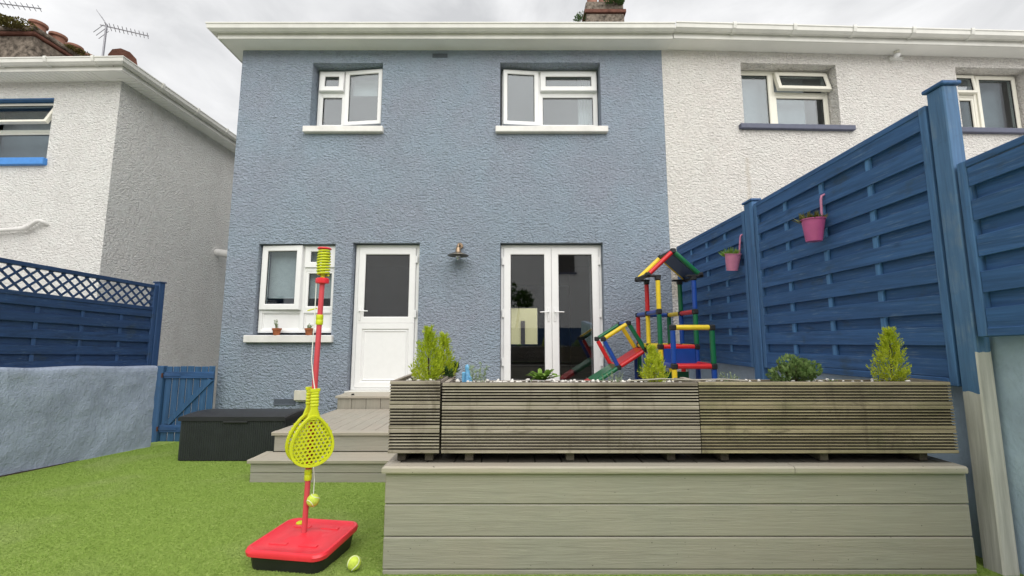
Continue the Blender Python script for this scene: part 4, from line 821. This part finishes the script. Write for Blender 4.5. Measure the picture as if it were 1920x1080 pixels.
sprigs('wispy_weed', 'pale wispy weed sprigs by the foot of the slide', 'weed', .565, 2.35, .93, .075, .09, 'herb', 9, 9, .018, .0022); sprigs('wispy_weed', 'thin green weed sprigs left of the round shrub', 'weed', 1.215, 2.36, .93, .065, .11, 'herb', 9, 8, .020, .0024); sprigs('wispy_weed', 'short seedlings between the shrub and the right conifer', 'weed', 1.77, 2.36, .93, .025, .08, 'weed', 6, 4, .012, .002)
t = thing('broadleaf_weed', 'bright green dandelion-like weed in front of the French doors', 'weed', (.165, 2.33, .935)); b = B()
for i in range(38):
    a = random.uniform(0, 6.28); d = Vector((math.cos(a), math.sin(a) * .6, random.uniform(.1, .75))); L_ = random.uniform(.05, .105); p = Vector((.165 + random.uniform(-.02, .02), 2.33, .948)); s_ = (d.cross(H) + rv() * .25).normalized(); cv = random.uniform(.0, .02); pts = [p, p + d * L_ * .3, p + d * L_ * .65 + H * cv * .4, p + d * L_ * .9 - H * cv * .2, p + d * L_ - H * cv]; wd = [.003, .008, .015, .011, .001]; vs = []
    for q, ww in zip(pts, wd): ww *= random.uniform(.8, 1.2); vs += [q - s_ * ww, q + s_ * ww]
    b.add(vs, [(0, 1, 3, 2), (2, 3, 5, 4), (4, 5, 7, 6), (6, 7, 9, 8)])
part('leaf_rosette', b, 'weed', t)
t = thing('ornament', 'small pale blue glazed garden ornament at the left of the middle planter', 'ornament', (-.257, 2.44, .925)); b = B(); c = (-.257, 2.44, .925)
b.lathe([(0, 0), (.026, 0), (.024, .02), (.017, .05), (.012, .065), (.014, .075), (.016, .085), (.011, .097), (0, .102)], c, 14); part('figure', b, 'ornament', t, 50); b = B(); b.box((-.285, 2.405, .926), (-.268, 2.42, .985), .004); b.box((-.245, 2.405, .926), (-.225, 2.42, .96), .004); part('wing', b, 'ornament', t)
b = B(); b.path([(.62, 2.262, PZ1 + .002), (.80, 2.275, PZ1 + .012), (.95, 2.285, PZ1 + .006), (1.02, 2.30, PZ1 + .004), (1.15, 2.29, PZ1 + .008), (1.25, 2.27, PZ1 + .002)], .004, 6); solo('twine', b, 'tread', 'loose pale strand lying along the planter rims', 'twine', (.95, 2.28, PZ1))

# terracotta pots on the kitchen sill
def tpot(x, label, kind):
    t = thing('potted_plant', label, 'potted plant', (x, D - .03, 1.201), group='terracotta pots on the kitchen sill'); c = (x, D - .03, 1.201); b = B(); b.lathe([(0, 0), (.042, 0), (.055, .072), (.063, .073), (.066, .10), (.056, .10), (.054, .085), (0, .085)], c, 20); part('pot', b, 'terracotta', t, 40)
    b = B(); bl = B()
    for k in range(9):
        d = (H + rv() * (.30 if kind else .65)).normalized(); L_ = random.uniform(.06, .15 if kind else .10); p = Vector(c) + Vector((random.uniform(-.02, .02), random.uniform(-.02, .02), .085)); b.tube(p, p + d * L_, .002, .001, 5)
        for i in range(14): leaf(bl, p + d * L_ * random.uniform(.2, 1), rv() + H * .4, .022, .005)
    part('stem', b, 'herb', t); part('foliage', bl, 'herb', t)
tpot(-3.415, 'terracotta pot with a tall thin sprig, left on the kitchen sill', 1); tpot(-2.945, 'terracotta pot with a low bushy plant behind the red pole', 0)
# wall lamp
lx, lz = -.775, 2.52; lp = thing('wall_lamp', 'brass fisherman wall lamp with a dark disc shade on the blue wall', 'lamp', (lx, D, lz)); b = B(); b.lathe([(0, .03), (.045, .03), (.05, .0)], (lx, D, lz), 18, (0, -1, 0)); b.path([(lx, D - .02, lz), (lx, D - .10, lz + .01), (lx, D - .15, lz - .005), (lx - .005, D - .17, lz - .05)], .013, 8); part('bracket', b, 'brass', lp, 40)
c = (lx - .005, D - .17, lz - .13); b = B(); b.lathe([(.045, 0), (.04, .02), (.034, .07), (.02, .085), (0, .088)], c, 16); part('gallery', b, 'brass', lp, 40); b = B(); b.lathe([(.040, .008), (.155, -.042), (.156, -.047), (.04, -.002)], c, 28); part('shade', b, 'darksteel', lp, 30); b = B(); b.lathe([(.036, -.006), (.040, -.06), (.034, -.10), (.018, -.115), (0, -.118)], c, 16); part('bulb_globe', b, 'bulb', lp, 60)
# meter box
mb = thing('socket_box', 'cream weatherproof socket box low on the blue wall', 'socket box', (-2.98, D, .25)); b = B(); b.box((-3.075, D - .06, .262), (-2.885, D, .41), .008); part('body', b, 'cream_box', mb); b = B(); b.box((-3.085, D - .085, .285), (-2.875, D - .061, .422), .010); part('lid', b, 'cream_box', mb)

# ------------------------------------------------------------------ climbing frame
cf = thing('climbing_frame', 'multicoloured tube climbing frame with a pitched roof by the fence', 'climbing frame', (1.87, 4.9, .25)); TR_ = .0268
def tube(t, p, q, m, shrink=.032):
    p, q = Vector(p), Vector(q); d = (q - p).normalized(); b = B(); b.tube(p + d * shrink, q - d * shrink, TR_, n=14); return part('tube', b, m, t, 40)
def conn(t, p): b = B(); p = Vector(p); b.box(p - Vector((.030,) * 3), p + Vector((.030,) * 3), .011); return part('connector', b, 'black_plastic', t)
xa, xb = 1.672, 2.082; Y1, Y2, Y3 = 4.73, 5.13, 5.53; Z = [.275, .672, 1.068, 1.464, 1.852]
def upright(x, y, cols, z=Z):
    for k, c in enumerate(cols): tube(cf, (x, y, z[k]), (x, y, z[k + 1]), c)
    for zz in z[:len(cols) + 1]: conn(cf, (x, y, zz))
upright(xa, Y1, ['t_red', 't_yellow', 't_green', 't_yellow']); upright(xb, Y1, ['t_red', 't_blue', 't_green', 't_blue']); upright(xa, Y2, ['t_green', 't_blue', 't_yellow', 't_red']); upright(xb, Y2, ['t_yellow', 't_red', 't_blue', 't_green']); upright(xa, Y3, ['t_blue', 't_green', 't_red']); upright(xb, Y3, ['t_green', 't_yellow', 't_green'])
for z, cols in ((Z[3], ['t_blue', 't_red', 't_blue', 't_yellow', None]), (Z[2], ['t_yellow', 't_yellow', 't_yellow', 't_red', 't_yellow'])):
    tube(cf, (xa, Y1, z), (xa, Y2, z), cols[0]); tube(cf, (xb, Y1, z), (xb, Y2, z), cols[1]); tube(cf, (xa, Y3, z), (xb, Y3, z), cols[2]); tube(cf, (xb, Y2, z), (xb, Y3, z), cols[3]); tube(cf, (xa, Y2, z), (xa, Y3, z), cols[2])
tube(cf, (xa, Y1, Z[2]), (xb, Y1, Z[2]), 't_red'); tube(cf, (xa, Y1, Z[1]), (xb, Y1, Z[1]), 't_blue')
def panel(t, pts, m, th=.018):
    p = [Vector(v) for v in pts]; nn = (p[1] - p[0]).cross(p[3] - p[0]).normalized() * th; b = B(); b.add(p + [v + nn for v in p], [(3, 2, 1, 0), (4, 5, 6, 7), (0, 1, 5, 4), (1, 2, 6, 5), (2, 3, 7, 6), (3, 0, 4, 7)]); return part('panel', b, m, t)
panel(cf, [(xa + .03, Y1, Z[1] + .18), (xb - .03, Y1, Z[1] + .18), (xb - .03, Y1, Z[2] - .02), (xa + .03, Y1, Z[2] - .02)], 't_blue'); panel(cf, [(xa + .02, Y1 + .01, Z[0] + .05), (xa + .30, Y1 + .01, Z[0] + .05), (xa + .30, Y1 + .01, Z[1] + .12), (xa + .02, Y1 + .01, Z[1] + .12)], 't_green')
for y in (Y1, Y2):  # roof
    conn(cf, (1.86, y, 2.165)); 
    for s_, c in ((-1, 't_red'), (1, 't_green')): e_ = Vector((1.86 + s_ * .30, y, 1.885)); tube(cf, (1.86, y, 2.165), e_, c if y == Y1 else 't_yellow', .028); conn(cf, e_)
for s_ in (-1, 1): tube(cf, (1.86 + s_ * .30, Y1, 1.885), (1.86 + s_ * .30, Y2, 1.885), 'black_plastic'); b = B(); b.box((1.86 + s_ * .155 - .02 if s_ > 0 else 1.86 - .33, Y1 - .03, 1.862), (1.86 + .33 if s_ > 0 else 1.86 - .155, Y1 + .03, 1.884), .006); part('corner_plate', b, 'black_plastic', cf); b = B(); b.box((1.86 + s_ * .155 - .02 if s_ > 0 else 1.86 - .33, Y2 - .03, 1.862), (1.86 + .33 if s_ > 0 else 1.86 - .155, Y2 + .03, 1.884), .006); part('corner_plate', b, 'black_plastic', cf)
tube(cf, (1.86, Y1, 2.165), (1.86, Y2, 2.165), 'black_plastic')
panel(cf, [(1.86 - .02, Y1 + .03, 2.135), (1.86 - .29, Y1 + .03, 1.885), (1.86 - .29, Y2 - .03, 1.885), (1.86 - .02, Y2 - .03, 2.135)], 't_yellow'); panel(cf, [(1.86 + .02, Y1 + .03, 2.14), (1.86 + .02, Y2 - .03, 2.14), (1.86 + .29, Y2 - .03, 1.89), (1.86 + .29, Y1 + .03, 1.89)], 'navy_panel')
# front low seat bay
YF = 4.30; ZF = [.275, .49, .881, 1.276]; xp, xq = 1.652, 2.056
for x, cols in ((xp, ['t_red', 't_yellow', 't_blue']), (xq, ['t_green', 't_blue', 't_green'])):
    for k, c in enumerate(cols): tube(cf, (x, YF, ZF[k]), (x, YF, ZF[k + 1]), c)
    for z in ZF: conn(cf, (x, YF, z))
tube(cf, (xp, YF, ZF[3]), (xq, YF, ZF[3]), 't_yellow'); tube(cf, (xp, YF, ZF[2]), (xq, YF, ZF[2]), 't_red')
tube(cf, (xq, YF, ZF[2]), (xb, Y1, ZF[2]), 't_red'); tube(cf, (xp, YF, ZF[2]), (xa, Y1, ZF[2]), 't_blue')
panel(cf, [(xp + .03, YF + .03, ZF[2] - .01), (xq - .03, YF + .03, ZF[2] - .01), (xb - .03, Y1 - .03, ZF[2] - .01), (xa + .03, Y1 - .03, ZF[2] - .01)], 't_red')
# slide
sd_t = thing('slide_frame', 'tilted toy slide of red and green panels beside the French doors', 'slide', (1.2, 5.45, .25)); A = Vector((1.142, 0, 1.149)); Bv = Vector((1.463, 0, 1.349)); C = Vector((1.326, 0, .80)); Dv = Vector((1.664, 0, 1.012)); yF, yB = 5.25, 5.65
def at(p, y): return Vector((p.x, y, p.z))
for y, cols in ((yF, ['t_yellow', 't_blue', 't_green', 't_red']), (yB, ['t_green', 't_red', 't_yellow', 't_red'])):
    tube(sd_t, at(A, y), at(Bv, y), cols[0]); tube(sd_t, at(A, y), at(C, y), cols[1]); tube(sd_t, at(Bv, y), at(Dv, y), cols[2]); tube(sd_t, at(C, y), at(Dv, y), cols[3])
    for p in (A, Bv, C, Dv): conn(sd_t, at(p, y))
dirn = (C - Dv).normalized(); seg = C; cols = ['t_green', 't_red', 't_green']
tube(sd_t, at(Bv, yF), at(Bv, yB), 't_blue'); panel(sd_t, [at(C, yF + .02) + H * .012, at(Dv, yF + .02) + H * .012, at(Dv, yB - .02) + H * .012, at(C, yB - .02) + H * .012], 't_red')
for k in range(3):
    L_ = (.37, .35, .30)[k]; e_ = seg + dirn * L_; 
    for y in (yF, yB): tube(sd_t, at(seg, y), at(e_, y), cols[k], .02); conn(sd_t, at(e_, y))
    panel(sd_t, [at(e_, yF + .02) + H * .012, at(seg, yF + .02) + H * .012, at(seg, yB - .02) + H * .012, at(e_, yB - .02) + H * .012], cols[k]); seg = e_
for y in (yF, yB): tube(sd_t, (Dv.x, y, .27), at(Dv, y), 't_blue')

# ------------------------------------------------------------------ swing tennis set
gy = gz(2.43); px, py = -1.150, 2.440
sw = thing('swing_tennis_set', 'red and yellow swing tennis pole on a red tray base', 'swing tennis', (px, py, gy)); rotb = Matrix.Translation((-1.135, 2.425, gy)) @ Matrix.Rotation(R(-8), 4, 'Z')
def rrect(hx, hy, r, n=6):
    p = []
    for cx_, cy_, a0 in ((hx - r, hy - r, 0), (-hx + r, hy - r, 90), (-hx + r, -hy + r, 180), (hx - r, -hy + r, 270)):
        for i in range(n + 1): a = R(a0 + 90 * i / n); p.append((cx_ + r * math.cos(a), cy_ + r * math.sin(a)))
    return p
def loft(b, loops, cap0=True, cap1=True):
    n = len(loops[0]); vs = [v for L in loops for v in L]; fs = [(j * n + i, j * n + (i + 1) % n, (j + 1) * n + (i + 1) % n, (j + 1) * n + i) for j in range(len(loops) - 1) for i in range(n)]
    if cap0: fs.append(tuple(range(n - 1, -1, -1)))
    if cap1: fs.append(tuple(range((len(loops) - 1) * n, len(loops) * n)))
    return b.add(vs, fs)
def lp_(hx, hy, r, z): return [(x, y, z) for x, y in rrect(hx, hy, r)]
hx, hy = .222, .200
b = B(); loft(b, [lp_(hx - .028, hy - .028, .05, .0), lp_(hx - .014, hy - .014, .055, .086)]).xf(rotb); part('base_tank', b, 'black_plastic', sw, 40)
b = B(); loft(b, [lp_(hx, hy, .06, .084), lp_(hx + .003, hy + .003, .06, .102), lp_(hx - .002, hy - .002, .06, .113), lp_(hx - .014, hy - .014, .055, .115), lp_(hx - .026, hy - .026, .05, .107), lp_(.085, .08, .04, .110), lp_(.065, .06, .035, .119), lp_(.02, .02, .015, .121)]).xf(rotb); tray = part('tray_lid', b, 'red_plastic', sw, 35)
for sx in (-1, 1):
    for sy in (-1, 1): b = B(); b.box((sx * .085 - .05, sy * .10 - .012, .1085), (sx * .085 + .05, sy * .10 + .012, .1125), .003).xf(rotb); part('tray_rib', b, 'red_plastic', tray)
b = B(); b.lathe([(.022, 0), (.022, .006), (.012, .012), (0, .012)], (-.125, .135, .109), 14).xf(rotb); part('filler_cap', b, 'lime', tray, 40)
P0 = Vector((px, py, gy + .11)); P1 = Vector((-1.118, 2.434, 1.545)); dP = (P1 - P0)
def pz(z): return P0 + dP * ((z - P0.z) / dP.z)
b = B(); b.tube(pz(gy + .10), pz(.40), .0145, n=14); part('pole_section', b, 'red_pole', sw, 40); b = B(); b.tube(pz(.44), pz(1.257), .0165, .0145, n=14); part('pole_section', b, 'red_pole', sw, 40); b = B(); b.tube(pz(1.31), pz(1.50), .0145, n=14); part('pole_section', b, 'red_pole', sw, 40)
for za, zb in ((.388, .448), (1.255, 1.313)): b = B(); b.lathe([(.0185, 0), (.020, .004), (.020, (zb - za) * .46), (.0185, (zb - za) * .5), (.020, (zb - za) * .54), (.020, zb - za - .004), (.0185, zb - za)], tuple(pz(za)), 16); part('pole_joint', b, 'lime', sw, 40)
b = B(); b.lathe([(.02, 0), (.036, .003), (.038, .012), (.038, .028), (.03, .034), (.018, .036)], tuple(pz(1.495)), 20); part('collar', b, 'red_plastic', sw, 40)
b = B(); b.tube(pz(1.53), (-1.1165, 2.434, 1.70), .012, n=10); part('spindle', b, 'lime', sw)
pts = []; turns = 9; 
for i in range(turns * 14 + 1): a = 2 * math.pi * i / 14; f = i / (turns * 14); pts.append((-1.1165 + math.cos(a) * (.030 + .004 * math.sin(math.pi * f)), 2.434 + math.sin(a) * (.030 + .004 * math.sin(math.pi * f)), 1.545 + .148 * f))
b = B(); b.path(pts, .0062, 6); part('spiral', b, 'lime', sw, 60)
b = B(); b.lathe([(0, .0), (.036, 0), (.040, .004), (.036, .010), (.012, .012), (.010, .008), (0, .008)], (-1.116, 2.434, 1.700), 22); part('top_disc', b, 'red_plastic', sw, 40)
b = B(); b.tube((-1.135, 2.42, 1.35), (-1.185, 2.41, 1.335), .004); part('line_peg', b, 'lime', sw)
# bats
def teardrop(hw, hh, n=44):
    p = []
    for i in range(n):
        a = 2 * math.pi * i / n - math.pi / 2; x = math.cos(a); z = math.sin(a); p.append((hw * x * (1 - .30 * z - .06 * z * z) * .985, hh * z))
    return p
def bat(label, cx, cy, yaw, zc):
    t = thing('tennis_bat', label, 'bat', (cx, cy, zc), group='yellow perforated bats hung on the pole'); m = Matrix.Translation((cx, cy, zc)) @ Matrix.Rotation(yaw, 4, 'Z'); hw, hh = .112, .142; o_ = teardrop(hw, hh); inn = [(x * .87, z * .90) for x, z in o_]; n = len(o_)
    b = B(); loops = [[(x, -.016, z) for x, z in inn], [(x * .98, -.017, z * .98) for x, z in o_], [(x, -.012, z) for x, z in o_], [(x, .012, z) for x, z in o_], [(x * .98, .017, z * .98) for x, z in o_], [(x, .016, z) for x, z in inn], [(x, -.016, z) for x, z in inn]]; loft(b, loops, False, False).xf(m); part('rim', b, 'lime', t, 40)
    b = B(); R_ = .0128; th = .005
    for i in range(-12, 13):
        for j in range(-14, 15):
            x = i * R_ * 1.732 + (j % 2) * R_ * .866; z = j * R_ * 1.5
            q_ = z / hh; k = (1 - .30 * q_ - .06 * q_ * q_) * .985
            if (x / (hw * k * .93)) ** 2 + (z / (hh * .93)) ** 2 > 1: continue
            vs = []
            for rr, yy in ((R_ * 1.0, -th), (R_ * .62, -th), (R_ * .62, th), (R_ * 1.0, th)):
                for q in range(6): a = R(60 * q + 30); vs.append((x + rr * math.cos(a), yy, z + rr * math.sin(a)))
            fs = []
            for L_ in range(3):
                for q in range(6): fs.append((L_ * 6 + q, L_ * 6 + (q + 1) % 6, (L_ + 1) * 6 + (q + 1) % 6, (L_ + 1) * 6 + q))
            b.add(vs, fs)
    b.xf(m); part('face', b, 'lime', t)
    b = B(); loft(b, [[(x, y, hh * .80) for x, y in rrect(.040, .012, .01, 3)], [(x, y, hh + .01) for x, y in rrect(.026, .014, .01, 3)], [(x, y, hh + .03) for x, y in rrect(.020, .015, .01, 3)], [(x, y, hh + .125) for x, y in rrect(.020, .015, .01, 3)], [(x, y, hh + .128) for x, y in rrect(.027, .018, .01, 3)], [(x, y, hh + .142) for x, y in rrect(.027, .018, .01, 3)]]).xf(m); part('handle', b, 'lime', t, 30)
    for k in range(5): b = B(); zz = hh + .045 + .017 * k; loft(b, [[(x, y, zz) for x, y in rrect(.0205, .0155, .01, 3)], [(x, y, zz + .003) for x, y in rrect(.0225, .0175, .01, 3)], [(x, y, zz + .009) for x, y in rrect(.0225, .0175, .01, 3)], [(x, y, zz + .012) for x, y in rrect(.0205, .0155, .01, 3)]]).xf(m); part('grip_ring', b, 'lime', t, 30)
ya_ = R(33); nx_, ny_ = math.sin(ya_), -math.cos(ya_); pc = pz(.62)
bat('front yellow perforated bat clipped on the red pole', pc.x + .034 * nx_ + .004, pc.y + .034 * ny_, ya_, .608); bat('rear yellow perforated bat clipped behind the front bat', pc.x - .034 * nx_ - .012, pc.y - .034 * ny_, ya_, .612)
# balls and line
def ballobj(c, r, label, name='tennis_ball', line=None):
    t = thing(name, label, 'ball', (c[0], c[1], c[2] - r), group='tennis balls'); b = B(); prof = [(r * math.sin(math.pi * i / 14), -r * math.cos(math.pi * i / 14)) for i in range(15)]; prof[0] = (0, -r); prof[-1] = (0, r); b.lathe(prof, c, 24); part('felt', b, 'ball', t, 80)
    q = Quaternion(rv(), 1.0); pts = []
    for i in range(48): a = 2 * math.pi * i / 48; v = Vector((.62 * math.cos(a) + .30 * math.cos(3 * a), .62 * math.sin(a) - .30 * math.sin(3 * a), .72 * math.sin(2 * a))).normalized(); pts.append(Vector(c) + q @ v * r * .992)
    b = B(); b.path(pts, .0022, 6, True); part('seam', b, 'seam', t, 60); return t
ballobj((-.803, 2.262, gz(2.262) + .040), .034, 'tennis ball lying on the lawn beside the red tray')
tb = ballobj((-1.100, 2.42, .287), .033, 'tennis ball hanging on a white string from the pole')
b = B(); b.path([(-1.10, 2.42, .32), (-1.098, 2.418, .40), (-1.093, 2.39, .47)], .0022, 6); part('string', b, 'string', tb)
b = B(); b.path([(-1.145, 2.415, 1.50), (-1.143, 2.412, 1.30), (-1.146, 2.41, 1.05), (-1.128, 2.405, .95), (-1.11, 2.40, .87)], .0028, 6); part('line', b, 'string', sw)

# ------------------------------------------------------------------ what stands behind the photographer (seen only in the glass)
oc = thing('cream_building', 'cream building seen right through the house in the left French door', 'building', (1, 20, -.9)); b = B(); b.box((-6, 20, -1), (9, 26, 3.3)); part('wall', b, 'cream_wall', oc); b = B(); b.box((-6.2, 19.6, 2.75), (.25, 19.99, 2.95), .02); part('cornice', b, 'trim', oc); b = B(); b.box((.42, 19.95, .2), (.62, 19.99, 1.9)); part('window', b, 'interior', oc)
rb = thing('white_house', 'white house behind the garden mirrored in the French doors', 'house', (2, -16, 1)); b = B(); b.box((-18, -23, .6), (14, -16, 8.6)); part('wall', b, 'grey_render', rb); b = B(); b.add([(-18.4, -15.6, 8.61), (14.4, -15.6, 8.61), (14.4, -23.4, 8.61), (-18.4, -23.4, 8.61), (-15, -19.5, 10.8), (11, -19.5, 10.8)], [(0, 1, 5, 4), (1, 2, 5), (2, 3, 4, 5), (3, 0, 4), (3, 2, 1, 0)]); part('roof', b, 'tile', rb)
for xx in (3.15, -3, 8): b = B(); b.box((xx, -15.99, 5.6), (xx + 1.2, -15.96, 6.9)); wn_ = part('window', b, 'interior', rb); b = B(); b.box((xx - .1, -15.9, 5.45), (xx + 1.35, -15.995, 5.59)); part('sill', b, 'sill_navy', wn_)
b = B(); b.box((-10, -6.3, .55), (8, -6.24, 1.55)); solo('rear_fence', b, 'blue_dark', 'dark blue rear garden fence mirrored low in the French doors', 'fence', (0, -6.3, .55))
tr = bush('garden_tree', 'leafy tree behind the garden mirrored in the left French door', 'tree', .22, -7.6, 2.6, .80, 1.5, 'treeleaf', 620, .17, .06)
b = B(); b.path([(.28, -7.6, .6), (.22, -7.6, 1.6), (.33, -7.6, 2.4), (.30, -7.6, 3.2)], [.09, .07, .055, .03], 8); part('trunk', b, 'bark', tr, 50)
